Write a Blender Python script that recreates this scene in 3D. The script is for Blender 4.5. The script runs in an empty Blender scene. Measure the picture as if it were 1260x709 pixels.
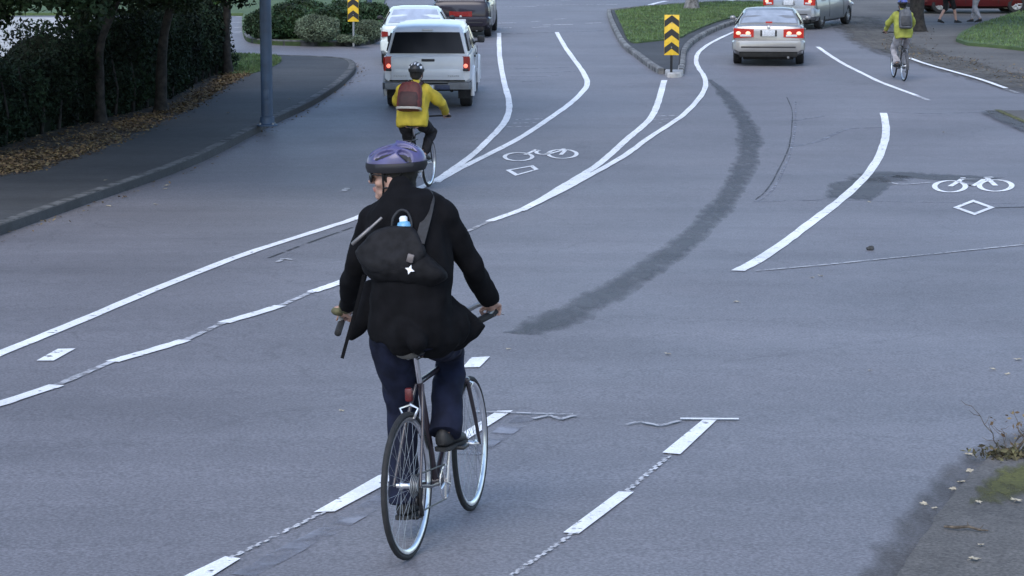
import bpy, bmesh, math, random
from mathutils import Vector, Matrix, noise
R = math.radians
V = Vector
random.seed(7)
scene = bpy.context.scene
COL = scene.collection

# ------------------------------------------------------------------ camera model (photo 1260 x 709)
FPX = 2600.0
PW, PH = 1260.0, 709.0
TH = math.atan((PH / 2 + 40.0) / FPX)
CT, ST = math.cos(TH), math.sin(TH)

def sc_of(py):
    """pixels per metre on the ground along the image row py (measured on things of known size)"""
    if py >= 300:
        return 112.7 + (py - 300) * 0.40
    if py >= 180:
        t = (300 - py)
        return 112.7 - (0.40 * t - (0.155 / 120.0) * t * t / 2)
    t = 180 - py
    return 112.7 - (0.40 * 120 - 0.155 * 60) - (0.245 * t - 0.00008 * t * t / 2)

prof = []
for i in range(0, 1400):
    py = 1300 - i
    s = sc_of(py)
    if s < 17:
        break
    zc = FPX / s
    yc = (PH / 2 - py) / FPX * zc
    prof.append((zc * CT + yc * ST, -zc * ST + yc * CT))
def _interp(Y):
    if Y <= prof[0][0]:
        return prof[0][1]
    for k in range(len(prof) - 1):
        a, b = prof[k], prof[k + 1]
        if a[0] <= Y <= b[0]:
            return a[1] + (b[1] - a[1]) * (Y - a[0]) / (b[0] - a[0])
    return prof[-1][1]
YMAX_PROF = prof[-1][0]
NY0, NY1 = -30, 320
tab = []
HC = -_interp(10.0)
for k in range(NY0, NY1 + 1):
    if k < YMAX_PROF - 2:
        tab.append(_interp(max(k, 5)) + HC)
    else:
        sl = tab[-1] - tab[-2]
        tab.append(tab[-1] + sl * 0.97)
for _ in range(3):
    tab = [tab[0]] + [(tab[i - 1] + 2 * tab[i] + tab[i + 1]) / 4 for i in range(1, len(tab) - 1)] + [tab[-1]]

def gz(Y):
    u = min(max(Y - NY0, 0), len(tab) - 1.001)
    i = int(u)
    return tab[i] + (tab[i + 1] - tab[i]) * (u - i)

CAM = V((0, 0, HC))
def ray(px, py):
    a = (px - PW / 2) / FPX
    b = (PH / 2 - py) / FPX
    return V((a, CT + b * ST, -ST + b * CT))

def at(px, py, dz=0.0):
    """the ground point seen at a photo pixel"""
    d = ray(px, py)
    lo, hi = 3.0, 260.0
    for _ in range(50):
        m = (lo + hi) / 2
        p = CAM + d * m
        if p.z > gz(p.y) + dz:
            lo = m
        else:
            hi = m
    p = CAM + d * lo
    return V((p.x, p.y, gz(p.y) + dz))

# ------------------------------------------------------------------ scene helpers
def link(o, parent=None):
    COL.objects.link(o)
    if parent is not None:
        o.parent = parent
    return o

def tag(o, label=None, cat=None, group=None, kind=None):
    if label: o['label'] = label
    if cat: o['category'] = cat
    if group: o['group'] = group
    if kind: o['kind'] = kind
    return o

def thing(name, label, cat, mtx=None, group=None):
    o = bpy.data.objects.new(name, None)
    o.empty_display_size = 0.2
    link(o)
    if mtx is not None:
        o.matrix_world = mtx
    return tag(o, label, cat, group)

def obj(name, bm, mat, parent=None, angle=35, mats=None):
    me = bpy.data.meshes.new(name)
    bm.to_mesh(me)
    bm.free()
    return obj_me(name, me, mat, parent, angle, mats)

def obj_me(name, me, mat, parent=None, angle=35, mats=None):
    me.name = name
    if len(me.materials): me.materials.clear()
    for m in (mats or [mat]):
        me.materials.append(m)
    if angle is not None:
        me.polygons.foreach_set('use_smooth', [True] * len(me.polygons))
        if angle < 180:
            me.set_sharp_from_angle(angle=R(angle))
    o = bpy.data.objects.new(name, me)
    return link(o, parent)

def BM():
    return bmesh.new()

def frame2(a, b):
    """matrix with origin a, x axis towards b, z up"""
    X = (b - a).normalized()
    Y = V((0, 0, 1)).cross(X).normalized()
    Z = X.cross(Y)
    m = Matrix((X, Y, Z)).transposed().to_4x4()
    m.translation = a
    return m

def heading(p, deg, L=4.0):
    h = R(deg)
    q = V((p.x + L * math.sin(h), p.y + L * math.cos(h), 0))
    q.z = gz(q.y)
    return frame2(V((p.x, p.y, gz(p.y))), q)

def pxl(fr, px, py, bx):
    """local point (in frame fr) where the view ray of a photo pixel meets the plane local x = bx"""
    inv = fr.inverted()
    o = inv @ CAM
    d = inv.to_3x3() @ ray(px, py)
    t = (bx - o.x) / d.x
    return o + d * t

# ------------------------------------------------------------------ mesh helpers
def box(bm, c, s, rot=None, bevel=0.0, seg=2):
    ret = bmesh.ops.create_cube(bm, size=1.0)
    vs = ret['verts']
    for v in vs:
        v.co = V((v.co.x * s[0], v.co.y * s[1], v.co.z * s[2]))
    if bevel > 0:
        es = list({e for v in vs for e in v.link_edges})
        r = bmesh.ops.bevel(bm, geom=es, offset=bevel, segments=seg, affect='EDGES', profile=0.5)
        vs = list({v for f in r['faces'] for v in f.verts} | {v for v in vs if v.is_valid})
        # all verts connected to them
        allv = set(vs); stack = list(vs)
        while stack:
            v = stack.pop()
            for e in v.link_edges:
                w = e.other_vert(v)
                if w not in allv:
                    allv.add(w); stack.append(w)
        vs = list(allv)
    m = Matrix.Translation(V(c))
    if rot is not None:
        m = m @ rot.to_4x4()
    for v in vs:
        v.co = m @ v.co
    return vs

def eul(x=0, y=0, z=0):
    from mathutils import Euler
    return Euler((R(x), R(y), R(z))).to_matrix()

def loft(bm, rings, closed=True, caps=True):
    rv = [[bm.verts.new(p) for p in ring] for ring in rings]
    n = len(rv[0])
    for a, b in zip(rv, rv[1:]):
        for i in range(n if closed else n - 1):
            j = (i + 1) % n
            try:
                bm.faces.new((a[i], a[j], b[j], b[i]))
            except ValueError:
                pass
    if caps and closed:
        for ring in (rv[0], rv[-1]):
            try:
                bm.faces.new(ring)
            except ValueError:
                pass
    bmesh.ops.recalc_face_normals(bm, faces=bm.faces[:])
    return rv

def circ(c, u, v, ru, rv, n):
    return [c + u * (ru * math.cos(2 * math.pi * k / n)) + v * (rv * math.sin(2 * math.pi * k / n)) for k in range(n)]

def tube(bm, pts, rad, seg=8, closed=False):
    pts = [V(p) for p in pts]
    n = len(pts)
    if not isinstance(rad, (list, tuple)):
        rad = [rad] * n
    rings = []
    prev = None
    for i in range(n):
        if closed:
            t = (pts[(i + 1) % n] - pts[i - 1]).normalized()
        else:
            t = (pts[min(i + 1, n - 1)] - pts[max(i - 1, 0)]).normalized()
        if prev is None:
            a = V((0, 0, 1)) if abs(t.z) < 0.9 else V((1, 0, 0))
            u = t.cross(a).normalized()
        else:
            u = (prev - t * prev.dot(t)).normalized()
        prev = u
        w = t.cross(u)
        rings.append(circ(pts[i], u, w, rad[i], rad[i], seg))
    if closed:
        rings.append(rings[0][:])
        loft(bm, rings, True, False)
        bmesh.ops.remove_doubles(bm, verts=bm.verts[:], dist=1e-6)
    else:
        loft(bm, rings)

def sph(bm, c, r, rot=None, u=16, v=10):
    if not isinstance(r, (list, tuple)):
        r = (r, r, r)
    m = Matrix.Translation(V(c))
    if rot is not None:
        m = m @ rot.to_4x4()
    m = m @ Matrix.Diagonal((r[0], r[1], r[2], 1))
    bmesh.ops.create_uvsphere(bm, u_segments=u, v_segments=v, radius=1.0, matrix=m)

def lathe(bm, prof_, seg=24, axis='y', c=(0, 0, 0)):
    """prof_: (radius, along axis), closed ring profile"""
    c = V(c)
    rings = []
    for k in range(seg):
        a = 2 * math.pi * k / seg
        ring = []
        for r, h in prof_:
            if axis == 'y':
                ring.append(c + V((r * math.cos(a), h, r * math.sin(a))))
            elif axis == 'x':
                ring.append(c + V((h, r * math.cos(a), r * math.sin(a))))
            else:
                ring.append(c + V((r * math.cos(a), r * math.sin(a), h)))
        rings.append(ring)
    rings.append([p.copy() for p in rings[0]])
    loft(bm, rings, True, False)
    bmesh.ops.remove_doubles(bm, verts=bm.verts[:], dist=1e-6)

def cap_tube(bm, pts, rad, seg=12):
    tube(bm, pts, rad, seg)
    for p, r in zip(pts, rad):
        sph(bm, p, r * 0.99, u=12, v=8)

def panel(bm, q, th=0.012, n=4, bulge=0.0):
    """curved plate over the quad q (4 corners, counter-clockwise seen from outside)"""
    a, b, c, d = [V(p) for p in q]
    nr = (b - a).cross(d - a).normalized()
    top, bot = [], []
    for j in range(n + 1):
        tr, br = [], []
        for i in range(n + 1):
            s, t = i / n, j / n
            p = (a * (1 - s) + b * s) * (1 - t) + (d * (1 - s) + c * s) * t
            bu = bulge * (1 - (2 * s - 1) ** 2)
            tr.append(bm.verts.new(p + nr * (th + bu)))
            br.append(bm.verts.new(p - nr * 0.02))
        top.append(tr); bot.append(br)
    for j in range(n):
        for i in range(n):
            bm.faces.new((top[j][i], top[j][i + 1], top[j + 1][i + 1], top[j + 1][i]))
            bm.faces.new((bot[j][i], bot[j + 1][i], bot[j + 1][i + 1], bot[j][i + 1]))
    for i in range(n):
        bm.faces.new((top[0][i], bot[0][i], bot[0][i + 1], top[0][i + 1]))
        bm.faces.new((top[n][i + 1], bot[n][i + 1], bot[n][i], top[n][i]))
        bm.faces.new((top[i + 1][0], bot[i + 1][0], bot[i][0], top[i][0]))
        bm.faces.new((top[i][n], bot[i][n], bot[i + 1][n], top[i + 1][n]))

def catmull(pts, per=6):
    out = []
    n = len(pts)
    for i in range(n - 1):
        p0, p1, p2, p3 = pts[max(i - 1, 0)], pts[i], pts[i + 1], pts[min(i + 2, n - 1)]
        for k in range(per):
            t = k / per
            out.append(tuple(0.5 * (2 * p1[j] + (p2[j] - p0[j]) * t + (2 * p0[j] - 5 * p1[j] + 4 * p2[j] - p3[j]) * t * t
                        + (3 * p1[j] - p0[j] - 3 * p2[j] + p3[j]) * t ** 3) for j in range(len(p1))))
    out.append(tuple(pts[-1]))
    return out

def drape(bm, dz=0.0):
    """cut flat geometry (z = height above ground) along the ground's knots and lay it on the ground"""
    ys = [v.co.y for v in bm.verts]
    for k in range(math.floor(min(ys)), math.ceil(max(ys)) + 1):
        bmesh.ops.bisect_plane(bm, geom=bm.verts[:] + bm.edges[:] + bm.faces[:], plane_co=(0, k, 0), plane_no=(0, 1, 0), dist=1e-5)
    for v in bm.verts:
        v.co.z += gz(v.co.y) + dz

def flat(pts):
    return [V((p.x, p.y, 0)) for p in pts]

def ribbon_bm(bm, pts, w, wob=0.0):
    """flat strip along world points"""
    L, Rr = [], []
    n = len(pts)
    for i in range(n):
        t = (pts[min(i + 1, n - 1)] - pts[max(i - 1, 0)])
        t.z = 0
        t.normalize()
        nn = V((-t.y, t.x, 0))
        ww = w[i] if isinstance(w, list) else w
        j1 = (random.random() - 0.5) * wob; j2 = (random.random() - 0.5) * wob
        L.append(bm.verts.new((pts[i].x + nn.x * (ww / 2 + j1), pts[i].y + nn.y * (ww / 2 + j1), 0)))
        Rr.append(bm.verts.new((pts[i].x - nn.x * (ww / 2 + j2), pts[i].y - nn.y * (ww / 2 + j2), 0)))
    for i in range(n - 1):
        bm.faces.new((Rr[i], Rr[i + 1], L[i + 1], L[i]))

def soft_ribbon(bm, pts, w):
    """strip whose 'core' value falls to 0 along both edges"""
    lay = bm.verts.layers.float.get('core') or bm.verts.layers.float.new('core')
    rows = []
    n = len(pts)
    for i in range(n):
        t = pts[min(i + 1, n - 1)] - pts[max(i - 1, 0)]
        t.z = 0; t.normalize()
        nn = V((-t.y, t.x, 0)); ww = w[i] if isinstance(w, list) else w
        row = []
        for k, c in ((-.62, 0), (-.25, 1), (.25, 1), (.62, 0)):
            v = bm.verts.new((pts[i].x + nn.x * ww * k, pts[i].y + nn.y * ww * k, 0)); v[lay] = c if 0 < i < n - 1 else 0
            row.append(v)
        rows.append(row)
    for a, b in zip(rows, rows[1:]):
        for k in range(3):
            bm.faces.new((a[k], b[k], b[k + 1], a[k + 1]))

def soft_poly(bm, pts, k=.6):
    lay = bm.verts.layers.float.get('core') or bm.verts.layers.float.new('core')
    c = sum(pts, V()) / len(pts)
    o = [bm.verts.new((p.x, p.y, 0)) for p in pts]
    i_ = [bm.verts.new((c.x + (p.x - c.x) * k, c.y + (p.y - c.y) * k, 0)) for p in pts]
    for v in o: v[lay] = 0
    for v in i_: v[lay] = 1
    n = len(pts)
    for j in range(n):
        bm.faces.new((o[j], o[(j + 1) % n], i_[(j + 1) % n], i_[j]))
    f = bm.faces.new(i_)
    bmesh.ops.triangulate(bm, faces=[f])
    for f in bm.faces:
        f.normal_update()
        if f.normal.z < 0: f.normal_flip()

def px_line(pts, per=6):
    return [at(*p) for p in catmull(pts, per)]

def poly_bm(bm, pts):
    vs = [bm.verts.new((p.x, p.y, 0)) for p in pts]
    f = bm.faces.new(vs)
    f.normal_update()
    if f.normal.z < 0:
        f.normal_flip()
    bmesh.ops.triangulate(bm, faces=[f])

def sheet(name, pts, mat, dz, kind='structure'):
    bm = BM()
    poly_bm(bm, pts)
    drape(bm, dz)
    return tag(obj(name, bm, mat, None, 60), kind=kind)

def slab(name, pts, mat, h, kind='structure', base=-0.1):
    """raised sheet with a side wall"""
    bm = BM()
    poly_bm(bm, pts)
    r = bmesh.ops.extrude_face_region(bm, geom=bm.faces[:])
    for e in r['geom']:
        if isinstance(e, bmesh.types.BMVert):
            e.co.z = h
    for v in bm.verts:
        if v.co.z < h / 2 or (h < 0):
            v.co.z = base
    bmesh.ops.recalc_face_normals(bm, faces=bm.faces[:])
    drape(bm, 0)
    return tag(obj(name, bm, mat, None, 40), kind=kind)

def kerb(name, pts, mat, w, h, side=0.0):
    """square stone strip with a rounded arris"""
    bm = BM()
    rings = []
    n = len(pts)
    for i in range(n):
        t = pts[min(i + 1, n - 1)] - pts[max(i - 1, 0)]
        t.z = 0; t.normalize()
        nn = V((-t.y, t.x, 0))
        c = V((pts[i].x, pts[i].y, 0)) + nn * side
        jit = (random.random() - .5) * 0.003
        rings.append([c + nn * (w / 2) + V((0, 0, -0.1)), c + nn * (w / 2) + V((0, 0, h + jit)), c + nn * (-w / 2 + .03) + V((0, 0, h + jit)),
                      c + nn * (-w / 2) + V((0, 0, h - .03)), c - nn * (w / 2) + V((0, 0, -0.1))])
    loft(bm, rings)
    drape(bm, 0)
    return tag(obj(name, bm, mat, None, 40), kind='structure')

def remesh(bm, voxel, it=4, amp=0.0, ns=12.0, stretch=(1, 1, 1)):
    me = bpy.data.meshes.new('tmp')
    bm.to_mesh(me); bm.free()
    o = bpy.data.objects.new('tmp', me)
    COL.objects.link(o)
    m = o.modifiers.new('r', 'REMESH'); m.mode = 'VOXEL'; m.voxel_size = voxel
    if it:
        s = o.modifiers.new('s', 'SMOOTH'); s.factor = 0.5; s.iterations = it
    dg = bpy.context.evaluated_depsgraph_get()
    dg.update()
    res = bpy.data.meshes.new_from_object(o.evaluated_get(dg))
    bpy.data.objects.remove(o); bpy.data.meshes.remove(me)
    if amp:
        nv = [v.normal.copy() for v in res.vertices]
        for v, nn in zip(res.vertices, nv):
            p = V((v.co.x * stretch[0], v.co.y * stretch[1], v.co.z * stretch[2])) * ns
            d = noise.noise(p) + 0.5 * noise.noise(p * 2.1)
            rdg = 1 - abs(noise.noise(p * 0.9 + V((7, 3, 1))))
            v.co += nn * amp * (d + (rdg - 0.7) * 1.2)
    return res

# ------------------------------------------------------------------ materials
MATS = {}
def mat(name, col, rough=0.7, var=0.12, scale=8.0, bump=0.0, bscale=60.0, metal=0.0, spec=0.5, emis=None, est=0.0, coat=0.0, island=0.0, col2=None, detail=4.0):
    if name in MATS:
        return MATS[name]
    m = bpy.data.materials.new(name)
    m.use_nodes = True
    nt = m.node_tree
    b = nt.nodes['Principled BSDF']
    b.inputs['Roughness'].default_value = rough
    b.inputs['Metallic'].default_value = metal
    b.inputs['Specular IOR Level'].default_value = spec
    b.inputs['Coat Weight'].default_value = coat
    tc = nt.nodes.new('ShaderNodeTexCoord')
    nz = nt.nodes.new('ShaderNodeTexNoise')
    nz.inputs['Scale'].default_value = scale
    nz.inputs['Detail'].default_value = detail
    nt.links.new(tc.outputs['Object'], nz.inputs['Vector'])
    mx = nt.nodes.new('ShaderNodeMix'); mx.data_type = 'RGBA'
    c2 = col2 if col2 else tuple(c * (1 - 2.2 * var) for c in col)
    c1 = col if col2 else tuple(min(1, c * (1 + 1.6 * var)) for c in col)
    rp = nt.nodes.new('ShaderNodeMapRange')
    rp.inputs['From Min'].default_value = 0.32; rp.inputs['From Max'].default_value = 0.68
    nt.links.new(nz.outputs['Fac'], rp.inputs['Value'])
    nt.links.new(rp.outputs['Result'], mx.inputs['Factor'])
    mx.inputs['A'].default_value = (*c2, 1); mx.inputs['B'].default_value = (*c1, 1)
    out = mx.outputs['Result']
    if island > 0:
        ge = nt.nodes.new('ShaderNodeNewGeometry')
        hs = nt.nodes.new('ShaderNodeHueSaturation')
        mr = nt.nodes.new('ShaderNodeMapRange')
        mr.inputs['To Min'].default_value = 1 - island; mr.inputs['To Max'].default_value = 1 + island
        nt.links.new(ge.outputs['Random Per Island'], mr.inputs['Value'])
        nt.links.new(mr.outputs['Result'], hs.inputs['Value'])
        mh = nt.nodes.new('ShaderNodeMapRange')
        mh.inputs['To Min'].default_value = 0.48; mh.inputs['To Max'].default_value = 0.52
        nt.links.new(ge.outputs['Random Per Island'], mh.inputs['Value'])
        nt.links.new(mh.outputs['Result'], hs.inputs['Hue'])
        nt.links.new(out, hs.inputs['Color'])
        out = hs.outputs['Color']
    nt.links.new(out, b.inputs['Base Color'])
    if bump > 0:
        n2 = nt.nodes.new('ShaderNodeTexNoise')
        n2.inputs['Scale'].default_value = bscale; n2.inputs['Detail'].default_value = 3
        nt.links.new(tc.outputs['Object'], n2.inputs['Vector'])
        bp = nt.nodes.new('ShaderNodeBump')
        bp.inputs['Strength'].default_value = min(1, bump * 20); bp.inputs['Distance'].default_value = bump
        nt.links.new(n2.outputs['Fac'], bp.inputs['Height'])
        nt.links.new(bp.outputs['Normal'], b.inputs['Normal'])
    if emis:
        b.inputs['Emission Color'].default_value = (*emis, 1)
        b.inputs['Emission Strength'].default_value = est
    MATS[name] = m
    return m

def asphalt(name, base, speck, tint=(1, 1, 1.06), rough=0.62, wear=0.16, patch=None):
    """aggregate speckle, broad wear blotches, long streaks along the lane, hairline cracks"""
    m = bpy.data.materials.new(name); m.use_nodes = True
    nt = m.node_tree; N = nt.nodes; Lk = nt.links.new
    b = N['Principled BSDF']
    tc = N.new('ShaderNodeTexCoord')
    def nz(scale, det=3, vec=None):
        n = N.new('ShaderNodeTexNoise'); n.inputs['Scale'].default_value = scale; n.inputs['Detail'].default_value = det
        Lk(vec or tc.outputs['Object'], n.inputs['Vector']); return n.outputs['Fac']
    def rng(v, a, b_, c, d):
        r = N.new('ShaderNodeMapRange'); r.inputs['From Min'].default_value = a; r.inputs['From Max'].default_value = b_
        r.inputs['To Min'].default_value = c; r.inputs['To Max'].default_value = d; Lk(v, r.inputs['Value']); return r.outputs['Result']
    def mul(a, c):
        x = N.new('ShaderNodeMath'); x.operation = 'MULTIPLY'; Lk(a, x.inputs[0]); Lk(c, x.inputs[1]); return x.outputs[0]
    s1 = rng(nz(55, 2), .3, .7, 1 - speck, 1 + speck)
    s2 = rng(nz(0.35, 4), .35, .65, 1 - wear, 1 + wear)
    mp = N.new('ShaderNodeMapping'); mp.inputs['Rotation'].default_value = (0, 0, R(-38)); mp.inputs['Scale'].default_value = (0.10, 1.3, 1)
    Lk(tc.outputs['Object'], mp.inputs['Vector'])
    s3 = rng(nz(1.0, 4, mp.outputs['Vector']), .35, .65, 1 - wear * .6, 1 + wear * .6)
    s4 = rng(nz(6, 5), .35, .65, 1 - wear * .5, 1 + wear * .5)
    # hairline cracks: edges of large voronoi cells, only here and there
    vo = N.new('ShaderNodeTexVoronoi'); vo.feature = 'DISTANCE_TO_EDGE'; vo.inputs['Scale'].default_value = 0.22
    wv = N.new('ShaderNodeTexNoise'); wv.inputs['Scale'].default_value = 1.2; wv.inputs['Detail'].default_value = 5
    Lk(tc.outputs['Object'], wv.inputs['Vector'])
    ad = N.new('ShaderNodeMixRGB'); ad.blend_type = 'ADD'; ad.inputs[0].default_value = 0.9
    Lk(tc.outputs['Object'], ad.inputs[1]); Lk(wv.outputs['Color'], ad.inputs[2])
    Lk(ad.outputs[0], vo.inputs['Vector'])
    cr = rng(vo.outputs['Distance'], 0.0, 0.005, 0.84, 1.0)
    f = mul(mul(mul(s1, s2), mul(s3, s4)), cr)
    # pale stones in the surface
    st = rng(nz(130, 1), .66, .72, 0.0, 0.5)
    a = N.new('ShaderNodeMath'); a.operation = 'ADD'; Lk(f, a.inputs[0]); Lk(st, a.inputs[1])
    cm = N.new('ShaderNodeMixRGB'); cm.blend_type = 'MULTIPLY'; cm.inputs[0].default_value = 1
    cm.inputs[1].default_value = (base * tint[0], base * tint[1], base * tint[2], 1)
    Lk(a.outputs[0], cm.inputs[2])
    Lk(cm.outputs[0], b.inputs['Base Color'])
    Lk(rng(nz(0.6, 3), .3, .7, rough - .03, rough + .04), b.inputs['Roughness'])
    bp = N.new('ShaderNodeBump'); bp.inputs['Strength'].default_value = 0.5; bp.inputs['Distance'].default_value = 0.004
    Lk(nz(90, 3), bp.inputs['Height']); Lk(bp.outputs['Normal'], b.inputs['Normal'])
    if patch is not None:   # worn marking: holes show the surface below
        tr = N.new('ShaderNodeBsdfTransparent'); ms = N.new('ShaderNodeMixShader')
        lo, hi, scl = patch[:3]
        if len(patch) > 3:      # ragged soft edge: 'core' runs from 0 at the outline to 1 inside
            at_ = N.new('ShaderNodeAttribute'); at_.attribute_name = 'core'
            a_ = N.new('ShaderNodeMath'); a_.operation = 'MULTIPLY_ADD'; a_.inputs[1].default_value = 0.75
            Lk(at_.outputs['Fac'], a_.inputs[0])
            n_ = N.new('ShaderNodeMath'); n_.operation = 'MULTIPLY_ADD'; n_.inputs[1].default_value = 1.5; n_.inputs[2].default_value = -0.62
            mq = N.new('ShaderNodeMapping'); mq.inputs['Scale'].default_value = (1, .28, 1); Lk(tc.outputs['Object'], mq.inputs['Vector'])
            Lk(nz(scl, 6, mq.outputs['Vector']), n_.inputs[0]); Lk(n_.outputs[0], a_.inputs[2])
            Lk(rng(a_.outputs[0], lo, hi, 0, patch[3]), ms.inputs[0])
        else:
            Lk(rng(nz(scl, 5), lo, hi, 0, 1), ms.inputs[0])
        Lk(tr.outputs[0], ms.inputs[1]); Lk(b.outputs[0], ms.inputs[2])
        Lk(ms.outputs[0], N['Material Output'].inputs['Surface'])
    MATS[name] = m
    return m

ROAD = asphalt('asphalt', 0.152, 0.34, (1.03, .995, 1.07), rough=.62, wear=.10)
TAR = asphalt('old tar seal', 0.080, 0.4, (1, 1, 1.04), .6, .2, patch=(.10, 1.0, 9, .68))
DARKP = asphalt('dark patch', 0.095, 0.25, (1, 1, 1.02), .6, .2, patch=(.15, .8, 9, .65))
PAVE = asphalt('pavement asphalt', 0.046, 0.25, (1.0, 1.0, 1.02), .8, .2)
VERGE = asphalt('dirty verge', 0.10, 0.35, (1.07, 1.0, .92), .9, .2)
GUTTER = asphalt('gutter dirt', 0.085, 0.3, (1.10, 1.0, .86), .9, .3, patch=(.1, .95, 5, .9))
PAINT = asphalt('white road paint', 0.80, 0.10, (1, 1, 1), .6, .10, patch=(.28, .38, 14))
EDGE = asphalt('edge dirt', 0.085, 0.4, (1.07, 1.0, .9), .9, .2, patch=(.2, 1.05, 9, .5))
MOSSC = asphalt('moss cover', .105, .4, (1.0, 1.0, .22), .95, .3, patch=(.15, .95, 18, .95))
FAINT = asphalt('worn road paint', 0.42, 0.1, (1, 1, 1.03), .7, .2, patch=(.30, .54, 12))
OLDP = asphalt('ghost of old paint', 0.22, 0.1, (.95, .98, 1.12), .7, .2, patch=(.38, .62, 4))
CRACK = asphalt('dark seam', 0.04, 0.2, (1, 1, 1), .7, .2, patch=(.36, .52, 6))
KERB = mat('weathered kerb concrete', (.10, .10, .098), .9, .35, 5, .004, 80)
KERBM = mat('median kerb concrete', (.17, .17, .165), .9, .3, 4, .003, 80)
KERBL = mat('pale concrete', (.42, .41, .39), .85, .15, 5, .003, 60)
SOIL = mat('dark soil', (.05, .038, .025), .95, .35, 6, .01, 30)
GRASSM = mat('lawn', (.08, .125, .038), .8, .22, 2.5, .02, 70, col2=(.05, .085, .028))
GRASSB = mat('grass blades', (.095, .15, .045), .6, .2, 1.5, island=.35)
LITTER = mat('fallen leaves', (.21, .14, .065), .85, .2, 3, island=.45, col2=(.11, .075, .04))
LEAFP = mat('pale fallen leaf', (.44, .38, .27), .7, .15, 30)
BARKS = mat('dry stalk', (.10, .08, .06), .9, .3, 30)
MOSS = mat('moss', (.10, .105, .03), .95, .3, 8, .01, 60)
HEDGE = mat('dark conifer leaves', (.014, .026, .013), .75, .3, 1.2, island=.5, spec=.2)
CROWN = mat('tree leaves', (.022, .042, .015), .7, .25, .8, island=.5, spec=.25)
BUSHD = mat('shrub leaves', (.03, .06, .025), .65, .3, 1.5, island=.45, spec=.3)
BUSHG = mat('grey green leaves', (.13, .165, .105), .7, .22, 2.0, island=.4, spec=.3)
BRIGHT = mat('bright leaves', (.07, .14, .025), .65, .25, 1.2, island=.5)
BARK = mat('bark', (.024, .021, .018), .95, .35, 9, .015, 25)
GREYBARK = mat('grey bark', (.16, .155, .15), .9, .3, 9, .015, 25)
POLEB = mat('blue grey painted steel', (.040, .068, .115), .5, .12, 4, .001, 40)
STEEL = mat('galvanised steel', (.30, .31, .32), .45, .1, 20, metal=.6)
CHROME = mat('polished metal', (.78, .78, .79), .28, .05, 20, metal=1)
BLACKM = mat('black metal', (.018, .018, .02), .4, .1, 20, metal=.3)
RUBBER = mat('rubber', (.016, .016, .017), .8, .15, 30)
PLASTIC = mat('black plastic', (.010, .010, .011), .6, .1, 30)
SIGNY = mat('yellow sign face', (.75, .48, .03), .45, .05, 10)
SIGNK = mat('black sign face', (.015, .015, .015), .5, .05, 10)
SKIN = mat('skin', (.40, .24, .185), .55, .08, 40, .0005, 200)
LIP = mat('lips', (.40, .17, .14), .5, .05, 40)
HAIR = mat('dark hair', (.010, .008, .006), .8, .3, 60, .003, 150)
# ------------------------------------------------------------------ ground, road, pavements
def grid_sheet(name, x0, x1, y0, y1, mat, dz):
    bm = BM()
    cols = [x0 + (x1 - x0) * i / 6 for i in range(7)]
    rows = []
    for k in range(y0, y1 + 1):
        rows.append([bm.verts.new((x, k, gz(k) + dz)) for x in cols])
    for a, b in zip(rows, rows[1:]):
        for i in range(6):
            bm.faces.new((a[i], a[i + 1], b[i + 1], b[i]))
    return tag(obj(name, bm, mat, None, 180), kind='structure')

grid_sheet('ground', -160, 160, -30, 318, SOIL, -0.06)
grid_sheet('road', -34, 34, -25, 150, ROAD, 0.0)

def P(l):
    return [at(*p) for p in l]
def far(p, dx=0, dy=0):
    return V((p.x + dx, p.y + dy, 0))

KH = 0.12
# left pavement, its kerb sweeping round the corner into the side road
kl = px_line([(-190, 352), (-90, 322), (0, 290), (100, 254), (200, 219), (262, 193), (330, 157), (380, 133), (415, 111), (432, 96), (438, 86), (432, 79), (415, 76), (380, 74), (340, 73), (300, 72), (255, 72)], 6)
inner = px_line([(255, 84), (290, 100), (270, 118), (220, 148), (140, 183), (60, 213), (0, 226), (-120, 262), (-200, 290)], 4)
a0 = kl[0]; a1 = inner[-1]
lp = flat(kl) + flat(inner)
slab('left_pavement', lp, PAVE, KH - 0.008)
kerb('left_kerb', kl, KERB, 0.16, KH, side=0.085)
# verge of fallen leaves between the pavement and the hedge, bare earth under the hedge
hb = [(-210, 236), (-100, 212), (0, 188), (100, 160), (190, 138), (250, 106), (286, 91)]
hedge_line = px_line(hb, 5)
vb = flat(inner)
back = [far(p, -1.8, 1.6) for p in hedge_line]
slab('hedge_verge', flat(list(reversed(inner))) + list(reversed(back)), SOIL, KH - 0.03)
# grass strip by the corner, behind the hedge's end
gp = px_line([(284, 99), (304, 98), (326, 92), (346, 82), (338, 75), (300, 73), (262, 73)], 4)
slab('corner_grass', flat(gp) + [far(gp[-1], -2, -1)], GRASSM, KH + 0.012)
# pale paved area and lawn behind the hedge
slab('pale_yard', P([(-160, 100), (120, 92), (235, 80), (258, 52), (200, 22), (-160, 22)]), KERBL, 0.02)
slab('back_lawn', P([(-300, 20), (200, 19), (330, 20), (470, 16), (480, -25), (-300, -25)]), GRASSM, 0.09)
# planted island across the side road
ki = px_line([(300, 46), (306, 52), (330, 55.5), (380, 57), (430, 57), (455, 55), (468, 49), (470, 42), (466, 30), (462, 20)], 5)
islep = flat(ki) + flat(px_line([(458, 12), (400, 8), (320, 9), (300, 20), (298, 38)], 3))
slab('planted_bed', islep, GRASSM, KH)
kerb('bed_kerb', ki, KERB, 0.18, KH + .03, side=0.09)

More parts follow.
